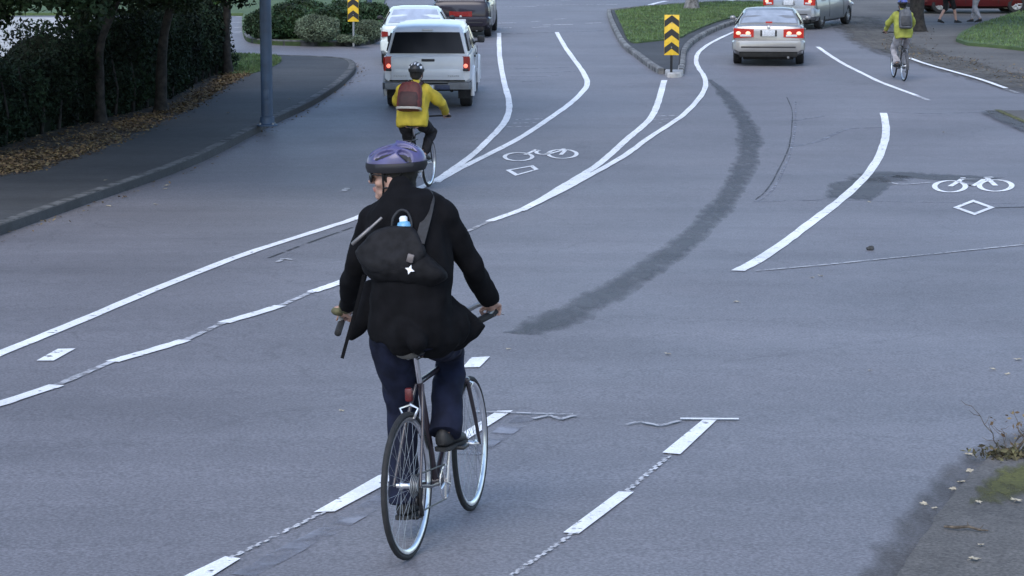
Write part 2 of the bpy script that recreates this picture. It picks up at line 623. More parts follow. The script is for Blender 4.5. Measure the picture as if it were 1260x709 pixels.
# grass island in the middle: its lane side, its tip with the concrete nose, its far side
kA = px_line([(752, 16), (754, 24), (760, 38), (772, 58), (790, 72), (806, 84), (818, 91)], 6)
kB = px_line([(834, 91), (836, 80), (838, 66), (848, 54), (868, 42), (890, 33), (912, 27), (960, 18)], 6)
kC = px_line([(960, 6), (900, 5), (840, 8), (790, 12), (752, 16)], 4)
isl = flat(kA) + flat(kB) + flat(kC)
slab('median_island', isl, PAVE, KH - .01)
kerb('median_kerb', kA, KERBM, 0.13, KH + .01, side=-0.085)
kerb('median_kerb', kB, KERBM, 0.13, KH + .01, side=-0.085)
kerb('median_kerb', list(reversed(kC)), KERBM, 0.13, KH + .01, side=0.085)
gi = px_line([(757, 20), (765, 37), (775, 57), (800, 56.5), (836, 52), (846, 47), (866, 38), (888, 30), (910, 25), (955, 16)], 4) + px_line([(950, 8), (900, 7), (840, 10), (790, 14), (760, 18)], 3)
slab('median_grass', flat(gi), GRASSM, KH + .03)
bm = BM()
nose = px_line([(818, 92), (822, 86), (830, 85), (838, 86), (841, 91), (838, 95), (826, 96), (820, 95)], 3)[:-1]
r0 = flat(nose)
cen = sum(r0, V()) / len(r0)
loft(bm, [[p + V((0, 0, -.1)) for p in r0], [p + V((0, 0, .085)) for p in r0], [cen + (p - cen) * .93 + V((0, 0, .105)) for p in r0]])
drape(bm, 0)
tag(obj('median_nose', bm, KERBL, None, 50), kind='structure')

# right side: leaf-strewn verge and pavement, the lawn above it, the corner kerb, the near pavement
rv = px_line([(1032, 14), (1056, 30), (1076, 50), (1098, 60), (1130, 71), (1185, 86), (1262, 107), (1330, 124), (1420, 138)], 5)
slab('right_pavement', flat(rv) + [V((33, 50, 0)), V((33, 100, 0))] + P([(1010, -20), (1016, 4)]), VERGE, 0.014)
slab('right_lawn', flat(px_line([(1176, 52), (1182, 44), (1202, 34), (1232, 24), (1262, 15), (1330, 4)], 4)) + P([(1480, 10), (1480, 84), (1330, 72)]) + flat(px_line([(1262, 64), (1226, 60), (1190, 57)], 4)), GRASSM, 0.10)
bm = BM(); soft_ribbon(bm, flat(px_line([(1048, 20), (1066, 40), (1092, 57), (1130, 69), (1185, 84), (1262, 105), (1330, 122)], 4)), 1.5)
drape(bm, .018); tag(obj('gutter_dirt', bm, GUTTER, None, 180), kind='structure')
kc = px_line([(1214, 138), (1222, 142), (1240, 150), (1262, 160), (1330, 192)], 4)
slab('side_pavement', flat(kc) + [V((33, kc[-1].y, 0)), V((33, at(1300, 138).y, 0))] + P([(1300, 138)]), VERGE, 0.035)
bm = BM(); soft_ribbon(bm, flat(kc), .34); drape(bm, .039); tag(obj('gutter_dirt', bm, DARKP, None, 180), kind='structure')
bm = BM(); soft_ribbon(bm, [p + V((.22, .12, 0)) for p in flat(kc)], .14); drape(bm, .043); tag(obj('moss_patch', bm, MOSSC, None, 180), kind='structure')
kn = px_line([(1088, 740), (1112, 704), (1140, 662), (1170, 618), (1196, 588), (1222, 566), (1262, 545), (1330, 512)], 5)
kn = [at(1010, 860)] + kn
kn2 = [p + V((noise.noise(V((p.x * 5, p.y * 5, 0))) * .015, noise.noise(V((p.x * 5, p.y * 5, 7))) * .015, 0)) for p in kn]
slab('near_pavement', flat(kn2) + [V((33, 25, 0)), V((33, -24, 0)), V((kn2[0].x - .3, -24, 0))], VERGE, 0.03)
bm = BM(); soft_ribbon(bm, flat([p + V((-.07, -.02, 0)) for p in kn]), .26); drape(bm, .005); tag(obj('gutter_dirt', bm, EDGE, None, 180), kind='structure')

# ------------------------------------------------------------------ painted markings and repairs
def line(name, pts, w, m, dz=0.008, per=6, wob=0.012):
    bm = BM()
    ribbon_bm(bm, flat(px_line(pts, per)), w, wob)
    drape(bm, dz)
    return tag(obj(name, bm, m, None, 180), kind='structure')
def quad(name, pts, m, dz=0.008):
    return sheet(name, P(pts), m, dz)

line('lane_line', [(-120, 487), (0, 436), (100, 395), (200, 353), (300, 314), (400, 281.5), (440, 268), (500, 240), (542, 219)], 0.115, PAINT)
line('lane_line', [(536, 224), (560, 207), (582, 191), (602, 172), (618, 155), (625.5, 140), (626, 124), (621, 105), (617, 85), (614.5, 65), (614, 41)], 0.125, PAINT, 0.012)
line('lane_line', [(536, 225), (560, 211), (600, 191), (640, 170), (672, 149), (700, 129), (718, 112), (722.5, 102), (718, 90), (708, 76), (696, 59), (685, 40)], 0.125, PAINT, 0.008)
for a, b in (((-60, 517), (70, 475)), ((138, 446), (228, 419.5)), ((275, 398), (345, 377)), ((384, 360), (424, 346)), ((602, 273), (648, 256))):
    line('dash_line', [a, ((a[0] + b[0]) / 2, (a[1] + b[1]) / 2 + .4), b], 0.115, PAINT)
for a, b in (((70, 475), (138, 446)), ((228, 419.5), (275, 398)), ((345, 377), (384, 360)), ((560, 292), (602, 273))):
    line('faded_dash', [a, b], 0.06, FAINT, per=12)
line('lane_line', [(642, 259.5), (670, 244), (694, 229), (716, 216), (736, 203), (754, 188), (770, 173), (788, 158), (801, 145), (810, 126), (817.5, 99)], [.13] * 61, PAINT, 0.008)
line('lane_line', [(640, 260.5), (670, 246), (694, 234), (716, 222), (754, 201), (776, 187), (799, 170), (822, 155), (842, 141), (860, 122), (868, 107), (866.5, 95), (860, 85), (856.5, 76), (859, 66), (869, 57), (885, 48), (905, 39)], 0.115, PAINT, 0.012)
line('lane_line', [(908, 334), (934, 320), (968, 297), (1001, 272), (1035, 246), (1062, 221), (1079, 198), (1088, 176), (1090, 157), (1087, 139.5)], 0.135, PAINT)
line('lane_line', [(1006, 58), (1022, 69), (1040, 80), (1062, 91), (1085, 102), (1128, 118)], 0.115, PAINT)
line('faded_line', [(1126, 117.5), (1143, 124)], 0.11, FAINT)
line('lane_line', [(1119, 72.5), (1140, 80), (1170, 88.5), (1205, 98.5), (1238, 110)], 0.115, PAINT, 0.026)
line('faded_line', [(1237, 109.5), (1252, 115)], 0.11, FAINT)
line('lane_line', [(1030, 8), (1078, 15.5)], 0.13, FAINT, .010)
line('lane_line', [(1068, 2), (1092, 6)], 0.13, FAINT, .010)
line('lane_line', [(791, 10.5), (804, 5), (820, 1.5)], 0.2, PAINT)
line('lane_line', [(888, 2), (905, 0)], 0.2, PAINT)
# fresh dashes in the foreground with their stepped guide marks
quad('dash_line', [(200, 727), (230, 709), (277, 686.5), (296, 689), (264, 709), (238, 724)], PAINT)
quad('dash_line', [(386, 632), (412, 631), (470, 600), (484, 590), (482, 581), (465, 587)], PAINT)
quad('dash_line', [(566, 536), (612, 507), (631, 506.5), (573, 543.5)], PAINT)
quad('dash_line', [(815, 558.5), (865, 517.6), (882, 518), (837, 560.5)], PAINT)
quad('dash_line', [(693, 657), (761, 606.5), (780, 607), (712, 658.5)], PAINT)
quad('dash_line', [(45, 445), (71, 430.5), (93, 430), (66, 445)], PAINT)
quad('dash_line', [(569, 453.5), (580, 441), (603, 440), (590, 453)], PAINT)
quad('dash_line', [(418, 236), (424, 232), (432, 232), (426, 236)], FAINT)
line('guide_mark', [(837, 517), (909, 517.6)], 0.045, PAINT, 0.012)
line('guide_mark', [(583, 508), (640, 510), (705, 511.5)], 0.03, FAINT, 0.012)
def steps(a, b, n, wpx, hpx, m):
    for k in range(n):
        t = (k + .5) / n
        x = a[0] + (b[0] - a[0]) * t; y = a[1] + (b[1] - a[1]) * t
        bm = BM()
        for s in (-.5, .5):
            xx = x + s * wpx * .75; yy = y + abs(s) * hpx * .2 + s * hpx * .3
            poly_bm(bm, P([(xx - wpx * .3 - hpx * .5, yy + hpx * .5), (xx - wpx * .3 + hpx * .5, yy - hpx * .5), (xx + wpx * .3 + hpx * .5, yy - hpx * .5), (xx + wpx * .3 - hpx * .5, yy + hpx * .5)]))
        drape(bm, 0.008)
        tag(obj('guide_mark', bm, m, None, 180), kind='structure')
GUIDE = asphalt('worn guide paint', 0.5, 0.1, (1, 1, 1.02), .7, .2, patch=(.30, .52, 18))
for a, b in (((826, 560), (770, 607)), ((705, 658), (626, 712)), ((284, 688), (398, 632))):
    bm = BM()
    for o_ in (-1.6, 1.6):
        for k in range(10):
            t0, t1 = (k + (.0 if o_ < 0 else .5)) / 10, (k + (.0 if o_ < 0 else .5) + random.uniform(.35, .75)) / 10
            ribbon_bm(bm, flat([at(a[0] + (b[0] - a[0]) * t + o_, a[1] + (b[1] - a[1]) * t) for t in (t0, min(t1, 1))]), random.uniform(.014, .022))
    drape(bm, .008)
    tag(obj('guide_mark', bm, GUIDE, None, 180), kind='structure')
for a, b in (((771, 524.5), (790, 520)), ((788, 521), (812, 526)), ((812, 526), (836, 519.5)), ((655, 517), (676, 513)), ((676, 513), (690, 518)), ((690, 518), (707, 513))):
    line('guide_mark', [a, b], 0.035, FAINT, 0.012)
line('ghost_line', [(575, 560), (604, 543), (650, 512)], 0.13, OLDP, .004)
line('ghost_line', [(300, 709), (360, 676), (420, 645), (475, 612)], 0.12, OLDP, .004)
line('road_seam', [(330, 318), (380, 299), (434, 280)], 0.035, CRACK, .004)
line('paint_scratch', [(342, 323), (350, 319), (360, 321)], 0.05, FAINT)
line('faded_dash', [(930, 334), (1000, 328), (1080, 320), (1160, 312), (1262, 301.5)], 0.05, FAINT)
line('ghost_line', [(930, 248.5), (1020, 246.5), (1120, 249), (1262, 251)], 0.05, OLDP, .004)
line('ghost_line', [(970, 181), (1005, 175), (1025, 166), (1045, 159), (1090, 157)], 0.10, OLDP, .004)
line('ghost_line', [(975, 149), (1013, 143)], 0.10, OLDP, .004)
line('ghost_line', [(1095, 138.5), (1150, 140), (1210, 138)], 0.08, OLDP, .004)
line('road_seam', [(968, 120), (975, 140), (971, 180), (960, 205), (945, 232), (930, 246)], 0.022, CRACK, .004)
line('ghost_line', [(979, 125), (978, 160), (970, 195), (950, 235), (926, 250)], 0.04, OLDP, .004)
line('road_seam', [(1225, 256), (1262, 255)], 0.06, CRACK, .004)
for y, x0, x1 in ((147.5, 634, 668), (152, 628, 660), (156.5, 624, 652), (143, 808, 836), (147.5, 803, 829), (152, 799, 821)):
    line('ghost_line', [(x0, y), (x1, y - 1)], 0.09, FAINT, .004)
for y, x0, x1 in ((85, 622, 700), (90, 640, 708), (95, 628, 690), (101, 640, 665)):
    line('ghost_line', [(x0, y), ((x0 + x1) / 2, y - .5), (x1, y - 2)], 0.10, OLDP, .004)
line('ghost_line', [(602, 42), (670, 40.5), (745, 38)], 0.16, OLDP, .004)
for y, x0, x1 in ((29, 604, 634), (27, 655, 664), (31, 668, 705), (34, 654, 676), (29, 720, 740), (24, 682, 696), (9, 602, 660), (6.5, 660, 760), (1.5, 690, 702), (35, 604, 630)):
    line('ghost_line', [(x0, y), ((x0 + x1) / 2, y - .4), (x1, y - .8)], 0.22, FAINT, .006)
for y, x0, x1 in ((34, 288, 312), (28, 286, 312), (40, 286, 300), (21, 290, 330), (12, 455, 475)):
    line('ghost_line', [(x0, y), (x1, y - .6)], 0.25, FAINT, .006)
# tar-sealed band sweeping through the curve, dark patch beside the right marking
tp = catmull([(640, 412, .35), (668, 402, .62), (722, 375, .62), (790, 336, .55), (850, 292, .5), (893, 246, .5), (917, 202, .55), (922, 166, .6), (907, 136, .55), (886, 110, .35), (872, 98, .2)], 7)
bm = BM()
soft_ribbon(bm, flat([at(p[0], p[1]) for p in tp]), [p[2] * (.62 + .25 * noise.noise(V((i * .35, 0, 0)))) for i, p in enumerate(tp)])
drape(bm, .003)
tag(obj('tar_band', bm, TAR, None, 180), kind='structure')
bm = BM(); soft_poly(bm, P([(1013, 245), (1018, 225), (1058, 219), (1090, 217), (1100, 226), (1088, 238), (1072, 248)]), .75); soft_ribbon(bm, flat(px_line([(1076, 224), (1094, 215), (1130, 217), (1170, 219), (1228, 222)], 4)), .8)
drape(bm, .004); tag(obj('asphalt_patch', bm, DARKP, None, 180), kind='structure')
line('paint_scratch', [(1096, 225), (1110, 227.5), (1146, 225)], .07, FAINT)

# cycle symbols: strokes of paint, all strokes of one symbol in one object
def symbol(name, strokes, w):
    bm = BM()
    for pts in strokes:
        b2 = BM()
        closed = pts[0] == pts[-1]
        wp = flat([at(*p) for p in pts])
        ribbon_bm(bm, wp, w, .004)
    drape(bm, .008)
    for f in bm.faces:
        pass
    return tag(obj(name, bm, PAINT, None, 180), kind='structure')
def ell(cx, cy, rx, ry, n=26):
    l = [(cx + rx * math.cos(2 * math.pi * k / n), cy + ry * math.sin(2 * math.pi * k / n)) for k in range(n)]
    return l + [l[0]]
def diamond(q):
    o = flat(P(q)); c = sum(o, V()) / 4
    bm = BM()
    ov = [bm.verts.new(p) for p in o]; iv = [bm.verts.new(c + (p - c) * .70) for p in o]
    for k in range(4):
        f = bm.faces.new((ov[k], ov[(k + 1) % 4], iv[(k + 1) % 4], iv[k]))
        f.normal_update()
        if f.normal.z < 0: f.normal_flip()
    drape(bm, .008)
    return tag(obj('diamond_marking', bm, PAINT, None, 180), kind='structure')
symbol('bicycle_marking', [ell(1169, 230, 19, 7), ell(1225, 229, 20, 7), [(1169, 230), (1184, 221), (1211, 221), (1197, 229.5), (1180, 224)], [(1182, 219.5), (1188, 219.5)], [(1225, 229), (1215, 220)], [(1211, 219), (1222, 218.5)]], .075)
diamond([(1172.5, 256), (1197.5, 246.5), (1224, 256), (1199, 265.5)])
symbol('bicycle_marking', [ell(638, 193.5, 17, 5), ell(692, 190, 17.5, 5.5), [(646, 191), (655, 187), (660, 184.5), (664, 186)], ell(668, 188, 8, 2.6)[:17], [(672, 191), (690, 186), (694, 183.5)], [(690, 191), (696, 185)]], .065)
diamond([(622, 210), (656, 204), (663, 209), (634, 217)])
# ------------------------------------------------------------------ vegetation and street furniture
def leaf_mesh(name, pts, size, mat, parent=None, flatk=0.0, sj=.5, curl=True):
    """many small folded leaves, one object"""
    vs, fs = [], []
    for p in pts:
        s = size * (1 + sj * (random.random() - .5) * 2)
        n = V((random.gauss(0, 1), random.gauss(0, 1), random.gauss(0, 1) + flatk * 3)).normalized()
        a = n.orthogonal().normalized()
        a.rotate(Matrix.Rotation(random.random() * 6.28, 3, n))
        b = n.cross(a)
        k = len(vs)
        up = n * (s * .25 if curl else 0)
        vs += [p - a * s, p - b * s * .45 + up * .5, p + a * s + up * .3, p + b * s * .45 + up * .5]
        fs.append((k, k + 1, k + 2)); fs.append((k, k + 2, k + 3))
    me = bpy.data.meshes.new(name)
    me.from_pydata([tuple(v) for v in vs], [], fs)
    return obj_me(name, me, mat, parent, None)

def tree(name, label, base, trunk_pts, r0, clumps, leaf, nleaf, mat, bark, lsize=.10, group=None, low=None, high=None):
    """trunk_pts: heights/offsets from base; clumps: (centre offset, radii) of the crown"""
    t = thing(name, label, 'tree', Matrix.Translation(base), group)
    bm = BM()
    pts = [V(p) for p in trunk_pts]
    n = len(pts)
    pp = catmull([tuple(p) for p in pts], 4)
    rad = [r0 * (1 - .55 * i / (len(pp) - 1)) * (1 + .06 * math.sin(i * 2.1)) for i in range(len(pp))]
    rad[0] = r0 * 1.45; rad[1] = r0 * 1.12
    tube(bm, pp, rad, 12)
    top = pts[-1]
    for c, rr in clumps:
        c = V(c)
        st = pts[-2] + (pts[-1] - pts[-2]) * random.random()
        mid = (st + c) / 2 + V((random.uniform(-.2, .2), random.uniform(-.2, .2), .25))
        q = catmull([tuple(st), tuple(mid), tuple(c)], 4)
        tube(bm, q, [r0 * .42 * (1 - .8 * i / (len(q) - 1)) for i in range(len(q))], 7)
        for _ in range(4):
            e = c + V((random.uniform(-1, 1) * rr[0] * .8, random.uniform(-1, 1) * rr[1] * .8, random.uniform(-.8, .8) * rr[2]))
            tube(bm, [mid.lerp(c, .6), (c + e) / 2 + V((0, 0, .1)), e], [r0 * .12, r0 * .08, r0 * .03], 5)
    obj('trunk', bm, bark, t, 60)
    L = []
    tot = sum(rr[0] * rr[1] * rr[2] for c, rr in clumps)
    for c, rr in clumps:
        m = int(nleaf * rr[0] * rr[1] * rr[2] / tot)
        # leaf tufts inside the clump, gaps between them
        tufts = []
        for _ in range(max(6, m // 45)):
            d = V((random.gauss(0, 1), random.gauss(0, 1), random.gauss(0, 1))).normalized() * (random.random() ** .45)
            tufts.append(V(c) + V((d.x * rr[0], d.y * rr[1], d.z * rr[2])))
        for _ in range(m):
            q = random.choice(tufts)
            L.append(q + V((random.gauss(0, .16), random.gauss(0, .16), random.gauss(0, .12))) * (rr[0] ** .5 * 1.3))
    leaf_mesh('crown', L, lsize, mat, t)
    for nm, cl, cnt, sz in (('low_foliage', low, 850, .06), ('shade_crown', high, 520, .18)):  # second set: unseen foliage added for the shade it casts
        if not cl: continue
        L = []
        bm = BM()
        for c, rr in cl:
            c = V(c)
            tube(bm, [pts[-1] if nm == 'shade_crown' else pts[-2], (pts[-2] + c) / 2 + V((0, 0, .3)), c], [r0 * .4, r0 * .25, r0 * .1], 6)
            for _ in range(cnt):
                d = V((random.gauss(0, 1), random.gauss(0, 1), random.gauss(0, 1))).normalized() * random.random() ** .4
                L.append(c + V((d.x * rr[0], d.y * rr[1], d.z * rr[2])))
        leaf_mesh(nm, L, sz, mat, t)
        obj('limb', bm, bark, t, 60)
    return t

def blobclumps(c, r, n, sz):
    out = []
    for _ in range(n):
        d = V((random.gauss(0, 1), random.gauss(0, 1), random.gauss(0, 1))).normalized() * (random.random() ** .4)
        s = sz * random.uniform(.75, 1.25)
        out.append(((c[0] + d.x * r[0], c[1] + d.y * r[1], c[2] + d.z * r[2]), (s, s, s * .75)))
    return out

# the long dark hedge on the left: a row of conifer columns grown together
HH = 1.72
def hh(s):
    k = min(max((s - S90) / 1.2 + .5, (S10 - s) / 1.0 + .5, 0), 1)
    return 1.28 + (HH - 1.28) * k * k * (3 - 2 * k)
hl = hedge_line
lens = [0]
for a, b in zip(hl, hl[1:]):
    lens.append(lens[-1] + (b - a).length)
def hpos(s):
    s = min(max(s, 0), lens[-1] - 1e-4)
    for i in range(len(lens) - 1):
        if lens[i] <= s <= lens[i + 1]:
            f = (s - lens[i]) / (lens[i + 1] - lens[i])
            p = hl[i].lerp(hl[i + 1], f)
            t = (hl[i + 1] - hl[i]).normalized()
            return p, V((-t.y, t.x, 0)).normalized()
p0, n0 = hpos(lens[-1] / 2)
TL = lens[-1]
q90 = at(80, 165)
q10 = at(6, 187)
S10 = min(range(400), key=lambda k: (hpos(TL * k / 400)[0] - q10).length) * TL / 400
S90 = min(range(400), key=lambda k: (hpos(TL * k / 400)[0] - q90).length) * TL / 400
hroot = thing('hedge', 'tall dark conifer hedge along the leaf-strewn verge behind the left pavement', 'hedge', Matrix.Translation(V((p0.x, p0.y, gz(p0.y) + .08))))
hinv = hroot.matrix_world.inverted()
def hpt(s, d, z):
    p, nn = hpos(s)
    q = p + nn * d
    return V((q.x, q.y, gz(q.y) + .08 + z))
def bulge(s, z):
    return .16 * abs(math.cos(math.pi * s / .78)) + .22 * noise.noise(V((s * .6, z * .9, 3))) + .1 * noise.noise(V((s * 2.3, z * 2.1, 9)))
bm = BM()
rings = []
ns = int(TL / .3)
for i in range(ns + 1):
    s = TL * i / ns
    b = bulge(s, .8)
    top = hh(s) - .15 + .12 * math.sin(s * 1.7) + .12 * noise.noise(V((s * 1.1, 0, 0)))
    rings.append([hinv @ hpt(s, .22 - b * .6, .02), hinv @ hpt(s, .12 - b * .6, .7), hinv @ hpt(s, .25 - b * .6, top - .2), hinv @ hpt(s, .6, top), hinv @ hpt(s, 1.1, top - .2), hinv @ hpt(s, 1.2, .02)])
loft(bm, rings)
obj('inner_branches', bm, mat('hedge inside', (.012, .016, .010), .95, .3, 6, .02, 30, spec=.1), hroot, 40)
L = []
for _ in range(46000):
    s = random.random() * TL
    if random.random() < .78:
        z = random.random() * (hh(s) - .02)
        d = .10 - bulge(s, z) + random.uniform(-.05, .14)
        if z < .25: d += .12
        d += max(0, z - hh(s) + .35) * .6
        q = hpt(s, d, z)
    else:
        d = random.uniform(.0, 1.2)
        q = hpt(s, d, hh(s) - .05 + .12 * math.sin(s * 1.7) + .12 * noise.noise(V((s * 1.1, 0, 0))) + random.uniform(-.14, .12))
    L.append(hinv @ q)
for _ in range(1500):   # the end face by the corner
    L.append(hinv @ hpt(TL - random.uniform(-.02, .2), random.uniform(.0, 1.2), random.random() * HH))
leaf_mesh('foliage', L, .042, HEDGE, hroot)
for k in range(int(TL / .78)):
    s = k * .78 + .39
    bm = BM()
    tube(bm, [hinv @ hpt(s, .1, -.05), hinv @ hpt(s + .05, .06, .5), hinv @ hpt(s - .03, .14, 1.2)], [.035, .028, .015], 6)
    obj('stem', bm, BARK, hroot, 60)

# trees standing in the hedge, wide high crowns added out of view to shade pavement and lane
specs = [((124, 152), 'dark tree with a forked trunk standing in front of the hedge', .10, [(0, 0, 0), (.0, 0, .9), (.06, 0, 1.5), (.5, .1, 2.6), (.7, 0, 3.6)]),
         ((198, 140), 'dark leaning tree rising from the middle of the hedge', .12, [(0, 0, 0), (.03, 0, .8), (.1, 0, 1.5), (.35, .1, 2.6), (.3, 0, 3.8)]),
         ((-14, 196), 'shaded tree overhanging the hedge at the far left edge', .13, [(0, 0, 0), (-.05, 0, .9), (.05, 0, 1.8), (.1, .2, 2.8), (.0, 0, 4.0)]),
         ]
for (px, py), lab, r0, tp_ in specs:
    b = at(px, py, .07)
    c = (tp_[-1][0] - .3, .6, 4.1)
    tree('hedge_tree', lab, b, tp_, r0, blobclumps(c, (1.5, 1.7, 1.6), 12, .85), None, 6000, CROWN, BARK, .085, 'trees along the hedge', low=[((k * .50 - 1.5, -.2 + .3 * math.sin(k * 2.3), 2.55 + .22 * math.sin(k * 1.7)), (.5, .5, .45)) for k in range(7)],
         high=[((random.uniform(-2, 5.0), random.uniform(-7.5, 1.5), random.uniform(5.0, 7.0)), (1.5, 1.5, .8)) for k in range(20)])
b = at(281, 93, .07)
tree('hedge_tree', 'slim dark tree at the corner end of the hedge with brighter low leaves', b, [(0, 0, 0), (-.04, 0, .9), (.0, 0, 1.8), (-.2, .1, 2.8), (-.4, 0, 3.8)], .11,
     blobclumps((-1.5, .9, 3.6), (1.2, 1.3, 1.3), 9, .75) + [((.1, 0, 2.0), (.28, .3, .35)), ((-.3, -.3, 1.9), (.4, .4, .4))], None, 5200, BRIGHT, BARK, .075, 'trees along the hedge')
# more trees behind the hedge keep it in shade
for k, (dx, dy, px, py) in enumerate(((-3.2, 3.0, 60, 160), (-3.5, 3.2, 150, 130), (-3.0, 3.6, 225, 105))):
    p = at(px, py)
    b = V((p.x + dx, p.y + dy, 0)); b.z = gz(b.y)
    tree('yard_tree', ['dark leafy tree behind the hedge beyond the pale yard', 'shaded tree behind the middle of the hedge', 'leafy tree behind the hedge close to the corner'][k], b,
         [(0, 0, 0), (.1, 0, 1.5), (0, .1, 3), (.1, 0, 4.6)], .17, blobclumps((0, 0, 4.9), (1.9, 1.9, 1.7), 12, 1.0), None, 4500, CROWN, BARK, .11, 'trees behind the hedge')

# fallen leaves along the hedge: uncountable litter
L = []
ip = [p for p in inner]
def edge_d(lst, p):
    return min((V((q.x - p.x, q.y - p.y, 0))).length for q in lst)
lit = []
inn = flat(px_line([(300, 98), (285, 106), (262, 124), (220, 150), (140, 186), (60, 215), (0, 228), (-120, 264), (-200, 292)], 8))
hb2 = flat(px_line([(292, 90), (262, 102), (200, 136), (110, 160), (50, 176), (0, 190), (-100, 214), (-190, 236)], 8))
for _ in range(15000):
    u = random.random()
    i = int(u * (len(inn) - 1)); f = u * (len(inn) - 1) - i
    a = inn[i].lerp(inn[i + 1], f)
    j = int(u * (len(hb2) - 1)); g = u * (len(hb2) - 1) - j
    c = hb2[j].lerp(hb2[j + 1], g)
    k = min(1.0, abs(random.gauss(.3, .28)))
    p = a.lerp(c, k) + V((random.gauss(0, .1), random.gauss(0, .1), 0))
    if noise.noise(V((p.x * .9, p.y * .9, 0))) < -.22 and random.random() < .75:
        continue
    lit.append(V((p.x, p.y, gz(p.y) + KH + random.uniform(-.005, .025))))
o = leaf_mesh('leaf_litter', lit, .034, LITTER, None, 1.2)
tag(o, 'brown fallen leaves strewn along the foot of the dark hedge', 'fallen leaves', kind='stuff')
# thin litter along the right gutter and verge
lit = []
for _ in range(700):
    x = random.uniform(1085, 1290); y0 = 56 + (x - 1085) * .235
    y = y0 + random.gauss(0, 6) - 4
    if y > y0 + 9: continue
    lit.append(at(x, y, .03 + random.random() * .01))
for _ in range(160):
    lit.append(at(random.uniform(1100, 1150), random.uniform(32, 50), .03))
o = leaf_mesh('leaf_litter', lit, .03, LITTER, None, 1.2)
tag(o, 'scattered brown leaves in the gutter beside the right lawn', 'fallen leaves', kind='stuff')
lit = []
for _ in range(420):
    t = random.random()
    i = int(t * (len(kl) - 1))
    p = kl[i]
    lit.append(V((p.x + random.gauss(.12, .1), p.y + random.gauss(-.1, .1), gz(p.y) + .015)))
for _ in range(90):
    lit.append(at(random.uniform(100, 420), random.uniform(100, 200), KH + .01))
lit = [p for p in lit]
o = leaf_mesh('gutter_litter', lit[:420], .028, LITTER, None, 1.2)
tag(o, 'small brown leaves and grit along the left kerb', 'fallen leaves', kind='stuff')

# grass blades on the lawns
def in_poly(p, poly):
    c = False
    j = len(poly) - 1
    for i in range(len(poly)):
        if (poly[i].y > p.y) != (poly[j].y > p.y) and p.x < (poly[j].x - poly[i].x) * (p.y - poly[i].y) / (poly[j].y - poly[i].y + 1e-12) + poly[i].x:
            c = not c
        j = i
    return c
def grass(poly, n, h, base, label, m=GRASSB):
    xs = [p.x for p in poly]; ys = [p.y for p in poly]
    vs, fs = [], []
    k = 0
    for _ in range(n * 3):
        if k >= n: break
        p = V((random.uniform(min(xs), max(xs)), random.uniform(min(ys), max(ys)), 0))
        if not in_poly(p, poly): continue
        k += 1
        hh = h * random.uniform(.5, 1.3) * (1 + .5 * noise.noise(p * .7))
        a = random.random() * 6.28
        d = V((math.cos(a), math.sin(a), 0)); l = V((random.gauss(0, .4), random.gauss(0, .4), 0)) * hh
        z = gz(p.y) + base
        i = len(vs)
        vs += [(p.x - d.x * .012, p.y - d.y * .012, z), (p.x + d.x * .012, p.y + d.y * .012, z), (p.x + l.x, p.y + l.y, z + hh)]
        fs.append((i, i + 1, i + 2))
    me = bpy.data.meshes.new('grass'); me.from_pydata(vs, [], fs)
    return tag(obj_me('grass', me, m, None, None), label, 'grass', kind='stuff')
grass(flat(gi), 22000, .055, KH + .03, 'mown green grass on the median island behind the chevron sign')
grass(P([(1176, 52), (1202, 34), (1262, 15), (1330, 4), (1330, 72), (1262, 64), (1200, 57)]), 14000, .06, .10, 'short green grass of the lawn at the upper right edge')
grass(flat(gp), 5000, .06, KH + .01, 'small patch of grass between the hedge and the corner pavement')

# planted bed: clipped dark hedge row, round grey-green bush, smaller bush, tufts
def shrub(name, label, base, r, n, m, size, group=None, core=True, cat='shrub'):
    t = thing(name, label, cat, Matrix.Translation(base), group)
    bm = BM()
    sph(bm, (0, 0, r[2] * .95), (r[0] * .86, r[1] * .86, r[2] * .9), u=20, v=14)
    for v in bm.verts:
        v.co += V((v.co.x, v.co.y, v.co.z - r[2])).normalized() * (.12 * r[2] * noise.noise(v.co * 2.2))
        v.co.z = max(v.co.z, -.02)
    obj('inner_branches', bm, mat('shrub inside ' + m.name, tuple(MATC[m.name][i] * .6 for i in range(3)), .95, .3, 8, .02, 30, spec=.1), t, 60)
    L = []
    for _ in range(n):
        d = V((random.gauss(0, 1), random.gauss(0, 1), random.gauss(0, 1))).normalized()
        k = (1 + .13 * noise.noise(d * 2.6 + base * .3) + .06 * noise.noise(d * 6)) * random.uniform(.84, 1.04)
        p = V((d.x * r[0] * k, d.y * r[1] * k, r[2] * .95 + d.z * r[2] * k))
        if p.z > 0: L.append(p)
    leaf_mesh('foliage', L, size, m, t)
    bm = BM()
    for _ in range(5):
        a = random.random() * 6.28
        tube(bm, [(0, 0, -.02), (math.cos(a) * r[0] * .2, math.sin(a) * r[1] * .2, r[2] * .5), (math.cos(a) * r[0] * .45, math.sin(a) * r[1] * .45, r[2] * 1.0)], [.03, .022, .01], 6)
    obj('stems', bm, BARK, t, 60)
    return t
MATC = {'shrub leaves': (.03, .05, .02), 'grey green leaves': (.10, .125, .08), 'bright leaves': (.05, .09, .02), 'dark conifer leaves': (.015, .02, .012), 'tree leaves': (.03, .05, .02)}
shrub('round_bush', 'round grey-green clipped bush in the kerbed bed left of the chevron post', at(391, 51.5, KH), (.62, .6, .38), 8000, BUSHG, .026)
shrub('round_bush', 'smaller grey-green bush at the right end of the kerbed bed by the pickup', at(455, 49, KH), (.42, .42, .29), 3600, BUSHG, .026)
g = 'dark shrubs of the bed across the side road'
